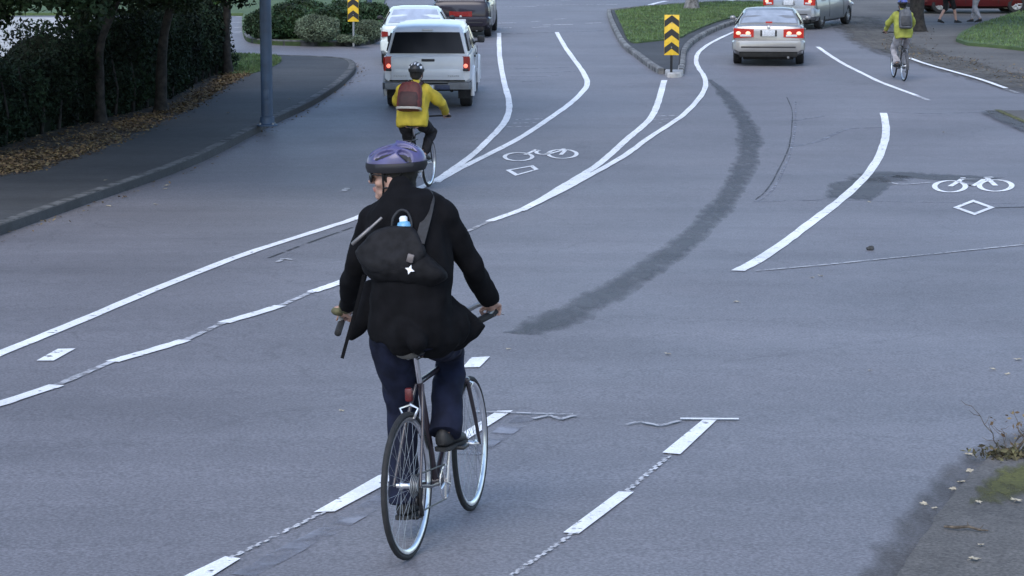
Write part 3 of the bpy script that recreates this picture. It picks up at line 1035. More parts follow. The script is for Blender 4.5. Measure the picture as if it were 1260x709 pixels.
for px, py, rx, rz, lab in ((328, 48, .62, .42, 'dark green shrub at the left end of the kerbed bed'), (356, 47, .75, .50, 'dark green shrub directly left of the round grey-green bush'),
                        (372, 40, .9, .50, 'dark green shrub half behind the round grey-green bush'), (412, 43, .8, .42, 'dark green shrub right behind the round grey-green bush'),
                        (428, 38, .8, .46, 'dark green shrub behind the left chevron post'), (458, 37, .62, .42, 'dark green shrub behind the smaller grey-green bush')):
    shrub('dark_shrub', lab, at(px, py, KH), (rx, .6, rz), 3000, BUSHD, .05, g)
for px, py in ((424, 52.5), (436, 52), (442, 54)):
    shrub('low_plant', 'low grey-green tuft at the foot of the left chevron post', at(px, py, KH), (.24, .2, .11), 500, BUSHG, .03, 'low tufts in the kerbed bed', cat='plant')

# far tree on the median, big tree right, foliage far right
tree('median_tree', 'tree with straight grey trunk on the grassy median island', at(851, 11.5, KH), [(0, 0, 0), (.03, 0, 1.5), (0, 0, 3), (.05, 0, 4.5), (0, 0, 6)], .21, blobclumps((0, 0, 6.3), (2.3, 2.3, 1.6), 14, 1.1), None, 5000, CROWN, GREYBARK, .12)
tree('street_tree', 'thick dark trunked tree on the right verge beside the far cyclist', at(1127, 38, .02), [(0, 0, 0), (.02, 0, 1.2), (.05, 0, 2.4), (.1, 0, 3.6), (.0, 0, 5)], .25, blobclumps((.6, -.6, 5.6), (4.6, 5.0, 1.5), 34, 1.25), None, 15000, CROWN, BARK, .12)
tree('lawn_tree', 'bright leafy small tree at the back of the right lawn', at(1272, 26, .1), [(0, 0, 0), (0, 0, .7), (.05, 0, 1.4), (0, 0, 2.2)], .09, blobclumps((.1, 0, 1.7), (.75, .75, .8), 9, .4), None, 5000, BRIGHT, BARK, .06)

# posts
def post(name, label, base, r, h, m, group=None, cat='post', collar=True):
    t = thing(name, label, cat, Matrix.Translation(base), group)
    bm = BM()
    lathe(bm, [(0.001, 0), (r, 0), (r * .98, h * .3), (r * .8, h), (0.001, h)], 24, 'z')
    obj('pole', bm, m, t, 40)
    bm = BM()
    lathe(bm, [(r * .95, 0), (r * 1.75, 0), (r * 1.75, .025), (r * 1.25, .045), (r * 1.2, .16), (r * .95, .17)], 24, 'z')
    obj('base_plate', bm, m, t, 40)
    for k in range(4):
        a = math.pi / 4 + k * math.pi / 2
        bm = BM()
        lathe(bm, [(.001, .025), (.018, .025), (.018, .06), (.001, .06)], 6, 'z', (math.cos(a) * r * 1.5, math.sin(a) * r * 1.5, 0))
        obj('bolt', bm, STEEL, t, 30)
    return t
b = at(329, 155, KH)
t = post('lamp_post', 'blue-grey lamp post standing on the left pavement near the kerb', b, .105, 6.2, POLEB, cat='lamp post')
bm = BM(); tube(bm, catmull([(0, 0, 6.1), (.1, 0, 6.6), (.6, -.1, 6.95), (1.6, -.25, 7.05)], 5), .045, 10); obj('arm', bm, POLEB, t)
bm = BM(); sph(bm, (1.9, -.3, 7.03), (.38, .14, .08)); obj('lamp_head', bm, POLEB, t)
bm = BM(); box(bm, (0, -.1, .55), (.09, .03, .18), bevel=.006); obj('hand_hole_cover', bm, POLEB, t)
post('blue_post', 'blue-grey post behind the dark shrubs above the round bush', at(371, 7, .1), .11, 5, POLEB, 'posts behind the kerbed bed')
post('blue_post', 'blue-grey post right of the left chevron sign', at(454, 10, .1), .11, 5, POLEB, 'posts behind the kerbed bed')

def chevron_sign(label, base, z0, w, h, n, rot, post_r=.03, pm=None):
    t = thing('chevron_sign', label, 'sign', Matrix.Translation(base) @ Matrix.Rotation(rot, 4, 'Z'))
    bm = BM(); tube(bm, [(0, .03, -.1), (0, .03, z0 + h * .9)], post_r, 10); obj('post', bm, pm or STEEL, t)
    p = BM(); box(p, (0, 0, z0 + h / 2), (w, .012, h), bevel=.004); pan = obj('panel', p, SIGNY, t)
    bm = BM()
    st = h / n
    def fac(pts):
        vs = [bm.verts.new((x, -.0095, z)) for x, z in pts] + [bm.verts.new((x, -.0065, z)) for x, z in pts]
        k = len(pts)
        bm.faces.new(vs[:k]); bm.faces.new(list(reversed(vs[k:])))
        for i in range(k):
            bm.faces.new((vs[i], vs[k + i], vs[k + (i + 1) % k], vs[(i + 1) % k]))
    hw = w / 2 - .004
    for k in range(n):
        z = z0 + k * st
        rise = hw * .75
        band = st * .5
        zt = z + st * .98 - .0
        # upward pointing black band
        fac([(-hw, zt - rise - band), (0, zt - band), (0, zt), (-hw, zt - rise)])
        fac([(0, zt - band), (hw, zt - rise - band), (hw, zt - rise), (0, zt)])
    for v in bm.verts:
        v.co.z = min(max(v.co.z, z0 + .004), z0 + h - .004)
    bmesh.ops.recalc_face_normals(bm, faces=bm.faces[:])
    obj('chevrons', bm, SIGNK, pan)
    for zz in (z0 + h * .2, z0 + h * .8):
        bm = BM(); lathe(bm, [(.001, -.018), (.012, -.018), (.012, -.010), (.001, -.010)], 8, 'y', (0, 0, zz)); obj('bolt', bm, STEEL, t)
    return t
chevron_sign('black and yellow upward chevron sign standing on the median nose', at(826, 90, .09), .41, .34, .92, 3, R(-3), pm=BLACKM)
chevron_sign('black and yellow chevron sign on a post in the kerbed bed with bushes', at(435, 53, KH), .58, .30, .95, 3, R(-2))

# near right corner: moss, dead twig, stick, leaves
bm = BM(); soft_poly(bm, P([(1190, 630), (1200, 606), (1218, 588), (1240, 578), (1272, 572), (1310, 600), (1270, 622), (1230, 630)]), .45); drape(bm, .035); tag(obj('moss_patch', bm, MOSSC, None, 180), kind='structure')
b = at(1243, 562, .03)
t = thing('dry_weed', 'dry leafless weed growing on the near right kerb above the moss', 'plant', Matrix.Translation(b))
bm = BM()
random.seed(21)
for (ax, h, r) in ((-.10, .30, .0035), (.06, .34, .008), (.12, .26, .004), (.02, .2, .003), (-.04, .16, .003)):
    pts = [V((ax * .3, random.uniform(-.03, .03), 0))]
    for k in range(6):
        pts.append(pts[-1] + V((ax * .25 + random.gauss(0, .02), random.gauss(0, .02), h / 6)))
    tube(bm, pts, [r * (1 - .6 * i / 6) for i in range(7)], 6)
    for k in range(2, 7):
        e = V((random.uniform(-.07, .07), random.uniform(-.05, .05), random.uniform(.0, .07)))
        tube(bm, [pts[k], pts[k] + e * .6 + V((0, 0, -.01)), pts[k] + e], [r * .6, r * .45, r * .25], 5)
obj('stems', bm, BARKS, t, 60)
leaf_mesh('withered_leaves', [V((random.uniform(-.12, .14), random.uniform(-.06, .06), random.uniform(0, .32) ** 1.2)) for _ in range(60)], .014, LITTER, t)
leaf_mesh('root_tuft', [V((random.gauss(.0, .09), random.gauss(0, .06), abs(random.gauss(0, .025)))) for _ in range(260)], .02, mat('dry weeds', (.10, .09, .045), .9, .3, 9, island=.5), t)
bm = BM()
q = [at(1162, 648, .04), at(1176, 649, .047), at(1192, 648, .05), at(1205, 652, .043), at(1216, 653, .04)]
c = q[2].copy()
tube(bm, [p - c for p in q], [.006, .008, .007, .006, .003], 7)
tube(bm, [q[2] - c, at(1190, 642, .055) - c], [.005, .002], 6)
tube(bm, [q[3] - c, at(1210, 646, .05) - c], [.004, .002], 6)
o = obj('dead_stick', bm, BARKS, None, 60); o.location = c
tag(o, 'short dry twig lying on the near right pavement below the moss', 'stick')
bm = BM(); sph(bm, (0, 0, .02), (.045, .035, .028), u=10, v=7)
for v in bm.verts: v.co *= 1 + .25 * noise.noise(v.co * 40)
o = obj('stone', bm, mat('dark stone', (.05, .05, .05), .8, .3, 30, .003, 60), None, 40); o.location = at(1071, 308, 0)
tag(o, 'small dark stone lying on the road below the right bicycle marking', 'stone')

# single fallen leaves one can count
def leaf_obj():
    bm = BM()
    out = []
    for k in range(14):
        a = 2 * math.pi * k / 14
        r = .04 * (1 if k % 2 == 0 else .55) * (1 + .3 * math.cos(a))
        out.append(bm.verts.new((r * math.cos(a), r * math.sin(a), .006 + .008 * abs(math.sin(a * 1.5)))))
    c = bm.verts.new((0, 0, .006))
    for k in range(14):
        bm.faces.new((c, out[k], out[(k + 1) % 14]))
    r = bmesh.ops.extrude_face_region(bm, geom=bm.faces[:])
    for e in r['geom']:
        if isinstance(e, bmesh.types.BMVert): e.co.z += .0015
    tube(bm, [(-.02, 0, .010), (-.04, .004, .006), (-.05, .01, .003)], .0009, 5)
    bmesh.ops.recalc_face_normals(bm, faces=bm.faces[:])
    return obj('fallen_leaf', bm, LEAFP, None, 60)
lf = leaf_obj()
spots = [(1191, 560, 1.0, 0), (1193, 580, 1.0, 0), (1182, 594, .9, 0), (1173, 602, .8, 0), (1250, 617, 1.1, .036), (1198, 689, 1.0, .034), (1207, 671, .6, .034), (1138, 621, .8, 0), (1150, 626, .6, 0), (1203, 618, .7, .036),
         (1071, 456, .5, 0), (1222, 455, .9, 0), (1240, 461, .8, 0), (1253, 443, 1.1, 0), (907, 372, 1.0, 0), (1010, 340, 1.0, 0), (999, 342, .8, 0), (822, 436, .9, 0), (626, 430, .7, 0), (1260, 300, 1.0, 0), (1161, 163, 1.0, 0), (1070, 249, .9, 0), (420, 506, .7, 0),
         (133, 254, 1.3, 0), (192, 252, 1.1, 0), (205, 229, 1.5, 0), (203, 233, 1.2, 0), (228, 206, 1.0, 0), (356, 122, 1.0, KH), (280, 139, 1.0, KH), (130, 222, .8, KH), (660, 70, .9, 0)]
for i, (px, py, s, dz) in enumerate(spots):
    o = lf if i == 0 else lf.copy()
    if i: COL.objects.link(o)
    o.location = at(px, py, dz + .003)
    o.rotation_euler = (random.uniform(-.2, .2), random.uniform(-.2, .2), random.random() * 6.28)
    s *= .72
    o.scale = (s, s, s)
    tag(o, 'single pale fallen leaf lying flat on the paving', 'leaf', 'single fallen leaves on the paving')
# ------------------------------------------------------------------ vehicles (local x forward from the rear bumper, y left, z up)
GLASS = mat('dark car glass', (.010, .011, .013), .12, .02, 3, spec=.22)
LAMP = mat('red lamp lens', (.11, .008, .008), .2, .05, 30, emis=(1, .05, .03), est=.04, coat=.5)
LAMPON = mat('lit red lamp', (.24, .012, .010), .2, .05, 30, emis=(1, .06, .03), est=.08)
BULB = mat('glowing bulb', (.9, .5, .4), .3, .05, 30, emis=(1, .36, .16), est=.55)
BULBDIM = mat('dim glowing bulb', (.9, .3, .2), .3, .05, 30, emis=(1, .16, .10), est=.7)
CLEARL = mat('clear lamp lens', (.55, .55, .55), .15, .05, 30, coat=.5)
PLATE = mat('pale number plate', (.55, .57, .60), .5, .12, 45)
TRIM = mat('dark trim', (.02, .02, .022), .6, .1, 20)
UNDER = mat('underbody', (.012, .012, .012), .9, .2, 10)
RIM = mat('alloy rim', (.38, .38, .39), .35, .08, 20, metal=.7)
def paint(name, c, metal=0.0, rough=.32):
    return mat(name, c, rough, .035, 2.5, metal=metal, coat=.35, spec=.4)

def boolean_cut(o, cyls):
    bm = BM()
    for c, r, d in cyls:
        m = Matrix.Translation(V(c)) @ Matrix.Rotation(math.pi / 2, 4, 'X')
        bmesh.ops.create_cone(bm, cap_ends=True, segments=28, radius1=r, radius2=r, depth=d, matrix=m)
    me = bpy.data.meshes.new('cut'); bm.to_mesh(me); bm.free()
    co = bpy.data.objects.new('cut', me); COL.objects.link(co)
    mod = o.modifiers.new('b', 'BOOLEAN'); mod.operation = 'DIFFERENCE'; mod.object = co; mod.solver = 'EXACT'
    co.matrix_world = o.matrix_world
    bpy.context.view_layer.update()
    dg = bpy.context.evaluated_depsgraph_get(); dg.update()
    res = bpy.data.meshes.new_from_object(o.evaluated_get(dg))
    o.modifiers.clear()
    old = o.data; o.data = res
    bpy.data.objects.remove(co); bpy.data.meshes.remove(me)
    res.polygons.foreach_set('use_smooth', [True] * len(res.polygons))
    res.set_sharp_from_angle(angle=R(32))

def wheel(parent, x, y, r, w, side, rimmat=None):
    """tyre and rim of one wheel; parts of the car: wheel > rim"""
    bm = BM()
    lathe(bm, [(r * .62, -w / 2), (r * .93, -w / 2), (r, -w / 2 + .03), (r, w / 2 - .03), (r * .93, w / 2), (r * .62, w / 2)], 28, 'y')
    t = obj('wheel', bm, RUBBER, parent, 35); t.location = (x, y, r)
    bm = BM()
    o = side * w * .36
    lathe(bm, [(.001, o * .9), (r * .14, o * 1.05), (r * .2, o * .9), (r * .28, o * .55), (r * .55, o * .6), (r * .62, o), (r * .64, o), (r * .64, -o), (.001, -o)], 28, 'y')
    for k in range(5):
        a = 2 * math.pi * k / 5
        box(bm, (math.cos(a) * r * .38, o * .82, math.sin(a) * r * .38), (r * .5, .03, r * .15), Matrix.Rotation(-a, 3, 'Y'), .006)
    obj('rim', bm, rimmat or RIM, t, 35)
    return t

def body_loft(st):
    bm = BM()
    rings = []
    for x, hw, zb, zt in st:
        h = zt - zb
        half = [(-.80 * hw, zb), (-.95 * hw, zb + .07 * h), (-1.0 * hw, zb + .3 * h), (-1.005 * hw, zb + .58 * h), (-.985 * hw, zb + .80 * h), (-.955 * hw, zb + .94 * h), (-.90 * hw, zt), (-.45 * hw, zt + .018)]
        ring = half + [(-y, z) for y, z in reversed(half)]
        rings.append([V((x, y, z)) for y, z in ring])
    loft(bm, rings)
    return bm

def cabin_loft(st, zbase):
    bm = BM()
    rings = []
    for x, hb, ht, zt in st:
        h = zt - zbase
        half = [(-hb, zbase - .02), (-(hb * .55 + ht * .45), zbase + h * .5), (-(ht * 1.03), zbase + h * .86), (-(ht * .93), zbase + h * .97), (-ht * .5, zt + .012 * min(1, h * 3))]
        ring = half + [(-y, z) for y, z in reversed(half)]
        rings.append([V((x, y, z)) for y, z in ring])
    loft(bm, rings)
    return bm

def writing(bm, y0, y1, z, h, x, n):
    """row of small raised strokes reading as worn plate characters"""
    w = (y1 - y0) / n
    for k in range(n):
        yc = y0 + (k + .5) * w
        box(bm, (x, yc - w * .22, z), (.004, w * .16, h))
        box(bm, (x, yc + w * .22, z), (.004, w * .16, h))
        box(bm, (x, yc, z + h * (.42 if k % 2 else -.42)), (.004, w * .3, h * .16))

def make_car(name, label, cat, px, py, deg, P, group=None):
    g = at(px, py)
    L = P['L']; W = P['W'] / 2; belt = P['belt']; roof = P['roof']
    fr = heading(g, deg, L)
    t = thing(name, label, cat, fr, group)
    pm = P['paint']
    dk = P['deck']   # x of the rear glass base
    rx = P['rear_roof']; fx = P['front_roof']; ws = P['screen']
    zr = P.get('tail_top', belt + .02)
    body = obj('body', body_loft([(0.0, W * .86, .36, zr - .10), (.05, W * .95, .29, zr - .02), (.25, W * .99, .25, zr), (dk + .1, W * 1.0, .22, zr), (rx + .3, W * 1.0, .2, belt), (fx, W * 1.0, .2, belt - .01), (ws, W * .99, .2, belt - .03),
                                  (L - .75, W * .96, .22, belt - .13), (L - .25, W * .88, .25, belt - .24), (L - .05, W * .74, .30, belt - .34), (L, W * .62, .36, belt - .42)]), pm, t, 32)
    xr, xf, r = P['xr'], P['xf'], P['r']
    boolean_cut(body, [((x, s * (W - .06), r), r + .055, .34) for x in (xr, xf) for s in (-1, 1)])
    cab = [(dk, W * .86, W * .80, zr + .02), (dk + (rx - dk) * .5, W * .89, W * .76, zr + (roof - zr) * .56), (rx, W * .92, W * .68, roof - .035), (rx + .3, W * .93, W * .70, roof), ((rx + fx) / 2, W * .94, W * .71, roof + .012), (fx, W * .93, W * .68, roof - .02),
           (fx + (ws - fx) * .5, W * .92, W * .74, belt + (roof - belt) * .52), (ws, W * .90, W * .82, belt + .0)]
    obj('cabin', cabin_loft(cab, min(belt, zr) - .02), pm, t, 40)
    # glass
    def onback(u, v):  # u -1..1 across, v 0..1 up
        x = dk + (rx - dk) * v; z = zr + .01 + (roof - .035 - zr) * v
        hw = W * (.84 + (.66 - .84) * v)
        return V((x, -u * hw, z))
    gm = P.get('rear_glass', GLASS)
    bm = BM()
    panel(bm, [onback(-.93, .07), onback(.93, .07), onback(.93, .92), onback(-.93, .92)], .016, 4, .02)
    rw = obj('rear_window', bm, gm, t, 40)
    bm = BM()
    def onfr(u, v):
        x = ws + (fx - ws) * v; z = belt + .01 + (roof - .02 - belt) * v
        return V((x, u * W * (.86 + (.66 - .86) * v), z))
    panel(bm, [onfr(-.93, .06), onfr(.93, .06), onfr(.93, .94), onfr(-.93, .94)], .016, 4, .02)
    obj('windscreen', bm, GLASS, t, 40)
    for s in (1, -1):
        zb_, zt_ = belt + .03, roof - .10
        yb, yt = W * .93, W * .735
        def sd(x, v):
            return V((x, s * (yb + (yt - yb) * v + .004), zb_ + (zt_ - zb_) * v))
        mid = (rx + fx) / 2 + .1
        a0_ = dk + .28 if P.get('boxy') else dk + .5
        for x0, x1, x0t, x1t in ((a0_, mid - .04, rx + .06, mid - .04), (mid + .04, ws - .35, mid + .04, fx + .0)):
            q = [sd(x0, 0), sd(x1, 0), sd(x1t, 1), sd(x0t, 1)]
            if s > 0: q = [q[1], q[0], q[3], q[2]]
            bm = BM(); panel(bm, q, .012, 3, .01)
            obj('side_window', bm, GLASS, t, 40)
        # mirror, door seams, handle
        bm = BM(); sph(bm, (ws - .42, s * (W + .07), belt + .08), (.05, .08, .055), u=12, v=8); box(bm, (ws - .40, s * (W + .0), belt + .04), (.06, .10, .04), bevel=.01)
        obj('wing_mirror', bm, P.get('mirror', pm), t, 40)
        for xx in (mid - .55,):
            bm = BM(); box(bm, (xx, s * (W + .008), belt - .11), (.2, .03, .03), bevel=.008); obj('door_handle', bm, pm, t, 40)
        for xx in (mid, ws - .30):
            bm = BM(); box(bm, (xx, s * (W * 1.002), belt * .5 + .16), (.008, .008, belt - .36)); obj('door_seam', bm, TRIM, t, 40)
    # rear fascia
    bm = BM()
    bz0, bz1 = P['bump']
    rings = []
    for x, k in ((-.10, .80), (-.09, .90), (-.04, .97), (.10, 1.005), (.42, 1.012)):
        h = (bz1 - bz0) * (.82 if k < .85 else (.94 if k < .95 else 1))
        zc = (bz0 + bz1) / 2
        half = [(-W * k * .9, zc - h / 2), (-W * k, zc - h * .32), (-W * k, zc + h * .32), (-W * k * .96, zc + h / 2)]
        rings.append([V((x, y, z)) for y, z in half + [(-y, z) for y, z in reversed(half)]])
    loft(bm, rings)
    bp = obj('rear_bumper', bm, P.get('bumper', pm), t, 40)
    boolean_cut(bp, [((xr, s * (W - .06), r), r + .05, .4) for s in (-1, 1)])
    bm = BM(); box(bm, (-.098, 0, bz0 + (bz1 - bz0) * .42), (.01, W * 1.5, .035), bevel=.003); obj('bumper_strip', bm, TRIM, bp, 40)
    bm = BM(); box(bm, (.05, 0, bz0 - .05), (.25, W * 1.6, .16), bevel=.03); box(bm, (1.6, 0, .22), (3.0, W * 1.4, .12), bevel=.03); obj('underbody', bm, UNDER, t, 40)
    z0, z1, y0, y1 = P['lamp']
    on = P.get('lamps_on', 0)
    for s in (1, -1):
        bm = BM()
        rings = []
        for f in range(5):
            u = f / 4
            y = y0 + (y1 - y0) * u
            x = -.018 + .0 * u + .10 * max(0, u - .72) ** 1.0 * 1.6
            hh = (z1 - z0) * (.80 + .2 * u)
            zc = (z0 + z1) / 2
            rings.append([V((x, s * y, zc - hh / 2)), V((x, s * y, zc + hh / 2)), V((x + .09, s * y * .99, zc + hh / 2)), V((x + .09, s * y * .99, zc - hh / 2))])
        loft(bm, rings)
        tl = obj('tail_light', bm, LAMPON if on else LAMP, t, 30)
        if on:
            for fy in P.get('bulbs', (.75,)):
                bm = BM(); sph(bm, (-.022, s * (y0 + (y1 - y0) * fy), (z0 + z1) / 2), (.02, .06, .045), u=12, v=8); obj('bulb', bm, BULB if on > 1 else BULBDIM, tl, 60)
            bm = BM(); box(bm, (-.022, s * (y0 + (y1 - y0) * .4), z0 + (z1 - z0) * .26), (.018, (y1 - y0) * .55, (z1 - z0) * .22), bevel=.006); obj('reversing_lamp', bm, CLEARL, tl, 40)
    pz = P['plate']
    bm = BM(); box(bm, (-.012 + P.get('plate_x', 0), 0, pz), (.03, .40, .15), bevel=.01); obj('plate_recess', bm, P.get('plate_bg', pm), t, 40)
    bm = BM(); box(bm, (-.032 + P.get('plate_x', 0), 0, pz), (.012, .31, .15), bevel=.003); pl = obj('number_plate', bm, PLATE, t, 40)
    if P.get('third'):
        bm = BM(); box(bm, V(onback(0, .10)) + V((-.03, 0, .02)), (.02, .16, .04), bevel=.005); obj('brake_light', bm, LAMPON, t, 40)
    # trunk seam and badge
    bm = BM()
    zz = P.get('seam', zr - .04)
    box(bm, (.012, 0, bz1 + .012), (.02, W * 1.70, .012))
    obj('boot_seam', bm, TRIM, t, 40)
    bm = BM(); lathe(bm, [(.001, -.02), (.035, -.018), (.04, 0), (.001, 0.0)], 14, 'x', (0, 0, pz + .15)); obj('badge', bm, CHROME, t, 40)
    bm = BM(); tube(bm, [(.5, -W * .55, .25), (.0, -W * .55, .24), (-.07, -W * .55, .23)], .03, 10); obj('exhaust_pipe', bm, STEEL, t, 40)
    # front lamps, bumper and grille
    for s in (1, -1):
        bm = BM(); sph(bm, (L - .22, s * W * .72, belt - .36), (.22, .17, .08), u=14, v=8); obj('headlight', bm, CLEARL, t, 40)
    bm = BM(); box(bm, (L - .01, 0, belt - .44), (.05, W * .8, .10), bevel=.015); obj('grille', bm, TRIM, t, 40)
    for x in (xr, xf):
        for s in (1, -1):
            wheel(t, x, s * (W - .115), r, .20, s)
    return t

make_car('silver_sedan', 'silver sedan with lit brake lights passing the median island', 'car', 945, 82, 7.5,
         dict(L=4.55, W=1.76, belt=.95, tail_top=.98, roof=1.335, deck=.52, rear_roof=1.12, front_roof=2.35, screen=3.2, xr=.95, xf=3.6, r=.31, bump=(.36, .64), lamp=(.69, .93, .36, .85), lamps_on=2, bulbs=(.28, .76), plate=.81, third=True,
              paint=paint('champagne silver paint', (.31, .305, .30), .45), plate_bg=TRIM, rear_glass=mat('painted reflection glass', (.32, .35, .40), .12, .1, 3, spec=.8, coat=.5)))  # rear glass: reflection painted in as a pale base colour
make_car('silver_hatchback', 'silver grey hatchback with dark side turning right ahead of the silver sedan', 'car', 970, 36.5, 27,
         dict(L=4.2, W=1.72, belt=.98, tail_top=1.0, roof=1.52, deck=.10, rear_roof=.42, front_roof=2.2, screen=3.1, xr=.75, xf=3.35, r=.31, bump=(.34, .66), lamp=(.74, 1.0, .50, .84), lamps_on=2, bulbs=(.6,), plate=.83, boxy=True,
              paint=paint('grey silver paint', (.30, .31, .33), .5), bumper=paint('grey silver paint', (.34, .35, .37), .5)))
make_car('dark_suv', 'dark blue purple car with pale rear window driving ahead of the white pickup', 'car', 567, 47, 3,
         dict(L=4.4, W=1.72, belt=1.02, tail_top=1.04, roof=1.56, deck=.16, rear_roof=.55, front_roof=2.3, screen=3.2, xr=.85, xf=3.5, r=.33, bump=(.34, .62), lamp=(.62, .78, .0, .40), plate=.48, boxy=True, plate_x=-.08,
              paint=paint('dark plum paint', (.012, .010, .020), .2), mirror=TRIM, rear_glass=mat('painted sky reflection glass', (.40, .45, .55), .12, .1, 3, spec=.8, coat=.5)))  # sky reflection in the rear window is put into its colour
make_car('white_car', 'white car mostly hidden in front of the white pickup', 'car', 511, 82, -2,
         dict(L=4.3, W=1.70, belt=.96, tail_top=.99, roof=1.38, deck=.35, rear_roof=.85, front_roof=2.3, screen=3.15, xr=.85, xf=3.45, r=.31, bump=(.34, .64), lamp=(.72, .86, .66, .82), plate=.82,
              paint=paint('mint white paint', (.66, .72, .70)), mirror=TRIM, rear_glass=mat('painted sky reflection glass', (.42, .47, .50), .12, .1, 3)))  # same glass, its paleness is a painted sky reflection
make_car('red_car', 'dark red parked car at the top right behind the tree', 'car', 1120, 16, 90,
         dict(L=4.5, W=1.75, belt=.96, tail_top=.99, roof=1.46, deck=.45, rear_roof=1.0, front_roof=2.3, screen=3.2, xr=.9, xf=3.55, r=.32, bump=(.34, .64), lamp=(.72, .92, .45, .83), plate=.82,
              paint=paint('dark red paint', (.085, .008, .010), .1)))

# the white pickup with a canopy on its bed
def make_pickup():
    g = at(526, 136)
    fr = heading(g, 1.0, 5)
    t = thing('pickup_truck', 'white pickup truck with dark canopy window and red tail lights behind the yellow jacket cyclist', 'pickup truck', fr)
    t.scale = (.935, .94, .91)
    wp = paint('white truck paint', (.57, .58, .60))
    W = .90
    L = 5.3
    # bed + cab lower body
    bm = BM()
    rings = []
    for x, hw, zb, zt in ((.02, W * .97, .62, 1.14), (.07, W * .985, .58, 1.16), (.6, W, .52, 1.17), (1.75, W, .50, 1.17), (3.3, W, .46, 1.15), (3.9, W * .99, .46, 1.12), (4.7, W * .96, .48, 1.06), (5.15, W * .9, .5, .98), (L, W * .8, .55, .85)):
        h = zt - zb
        half = [(-.9 * hw, zb), (-hw, zb + .12 * h), (-1.01 * hw, zb + .5 * h), (-1.0 * hw, zb + .85 * h), (-.97 * hw, zt), (-.5 * hw, zt + .01)]
        rings.append([V((x, y, z)) for y, z in half + [(-y, z) for y, z in reversed(half)]])
    loft(bm, rings)
    body = obj('body', bm, wp, t, 32)
    r = .37
    boolean_cut(body, [((x, s * (W - .05), r), r + .08, .36) for x in (1.05, 4.35) for s in (-1, 1)])
    # canopy over the bed, then the cab
    can = [(.03, .84, .70, 1.12), (.06, .845, .705, 1.18), (.22, .85, .70, 1.66), (.30, .85, .71, 1.735), (.45, .85, .72, 1.76), (1.7, .86, .73, 1.79), (1.78, .86, .72, 1.77)]
    bm = BM(); rings = []
    for x, hb, ht, zt in can:
        zb = 1.14; h = max(zt - zb, .02)
        k = min(1, h / .6)
        half = [(-hb, zb), (-(hb + (ht - hb) * .5 * k), zb + h * .5), (-(hb + (ht - hb) * .9 * k), zb + h * .86), (-(hb + (ht - hb) * k) * .9, zb + h * .985), (-(hb + (ht - hb) * k) * .4, zb + h * 1.02)]
        rings.append([V((x, y, z)) for y, z in half + [(-y, z) for y, z in reversed(half)]])
    loft(bm, rings)
    canopy = obj('canopy', bm, wp, t, 35)
    bm = BM(); panel(bm, [(.075, .775, 1.205), (.075, -.775, 1.205), (.205, -.665, 1.645), (.205, .665, 1.645)], .02, 4, .015)
    obj('canopy_window', bm, GLASS, canopy, 40)
    bm = BM(); box(bm, (.225, 0, 1.70), (.03, .22, .035), bevel=.008); obj('brake_light', bm, CLEARL, canopy, 40)
    for s in (1, -1):
        q = [(.35, s * .845, 1.24), (1.65, s * .85, 1.24), (1.62, s * .765, 1.62), (.45, s * .76, 1.62)]
        if s > 0: q = [q[1], q[0], q[3], q[2]]
        bm = BM(); panel(bm, q, .022, 3, .01); obj('side_window', bm, GLASS, canopy, 40)
    cab = [(1.84, .86, .68, 1.60), (1.90, .87, .69, 1.74), (2.1, .87, .69, 1.76), (3.0, .87, .68, 1.75), (3.3, .86, .66, 1.68), (3.75, .85, .74, 1.36), (4.05, .83, .80, 1.14)]
    obj('cab', cabin_loft(cab, 1.12), wp, t, 40)
    bm = BM(); panel(bm, [(4.0, -.74, 1.17), (4.0, .74, 1.17), (3.36, .60, 1.64), (3.36, -.60, 1.64)], .02, 4, .02); obj('windscreen', bm, GLASS, t, 40)
    for s in (1, -1):
        for x0, x1, x1t in ((1.98, 2.72, 2.72), (2.8, 3.75, 3.3)):
            q = [(x0, s * .862, 1.19), (x1, s * .862, 1.19), (x1t, s * .722, 1.60), (x0 + .06, s * .722, 1.60)]
            if s > 0: q = [q[1], q[0], q[3], q[2]]
            bm = BM(); panel(bm, q, .016, 3, .012); obj('side_window', bm, GLASS, t, 40)
        bm = BM(); box(bm, (3.55, s * (W + .10), 1.28), (.10, .16, .16), bevel=.035); box(bm, (3.6, s * (W + .03), 1.22), (.05, .14, .04), bevel=.01); obj('wing_mirror', bm, TRIM, t, 40)
        for xx in (2.76, 3.72, 1.80):
            bm = BM(); box(bm, (xx, s * W * 1.008, .86), (.010, .010, .52)); obj('door_seam', bm, TRIM, t, 40)
        for xx in (2.9, 2.2):
            bm = BM(); box(bm, (xx, s * (W + .015), 1.0), (.2, .03, .035), bevel=.008); obj('door_handle', bm, TRIM, t, 40)
        # flared arches
        for x in (1.05, 4.35):
            bm = BM()
            arc = [V((x + (r + .10) * math.cos(a), s * (W + .015), r + (r + .10) * math.sin(a))) for a in [math.pi * k / 14 for k in range(-1, 16)]]
            tube(bm, arc, .042, 8); obj('arch_flare', bm, wp, t, 60)
        # tail lights wrap the corner, tall
        bm = BM()
        rings = []
        for z, hw in ((.84, .075), (.88, .085), (1.10, .085), (1.15, .07)):
            yc = s * (W - .10)
            rings.append([V((-.006, yc - hw, z)), V((-.006, yc + hw * .8, z)), V((.04, yc + hw * 1.25, z)), V((.12, yc + hw * 1.25, z)), V((.12, yc - hw, z))])
        loft(bm, rings)
        tl = obj('tail_light', bm, LAMP, t, 30)
        bm = BM(); sph(bm, (-.004, s * (W - .105), .95), (.012, .045, .045), u=12, v=8); obj('bulb', bm, BULBDIM, tl, 60)
        bm = BM(); box(bm, (-.008, s * (W - .105), .865), (.02, .12, .05), bevel=.008); obj('dark_lens', bm, TRIM, tl, 40)
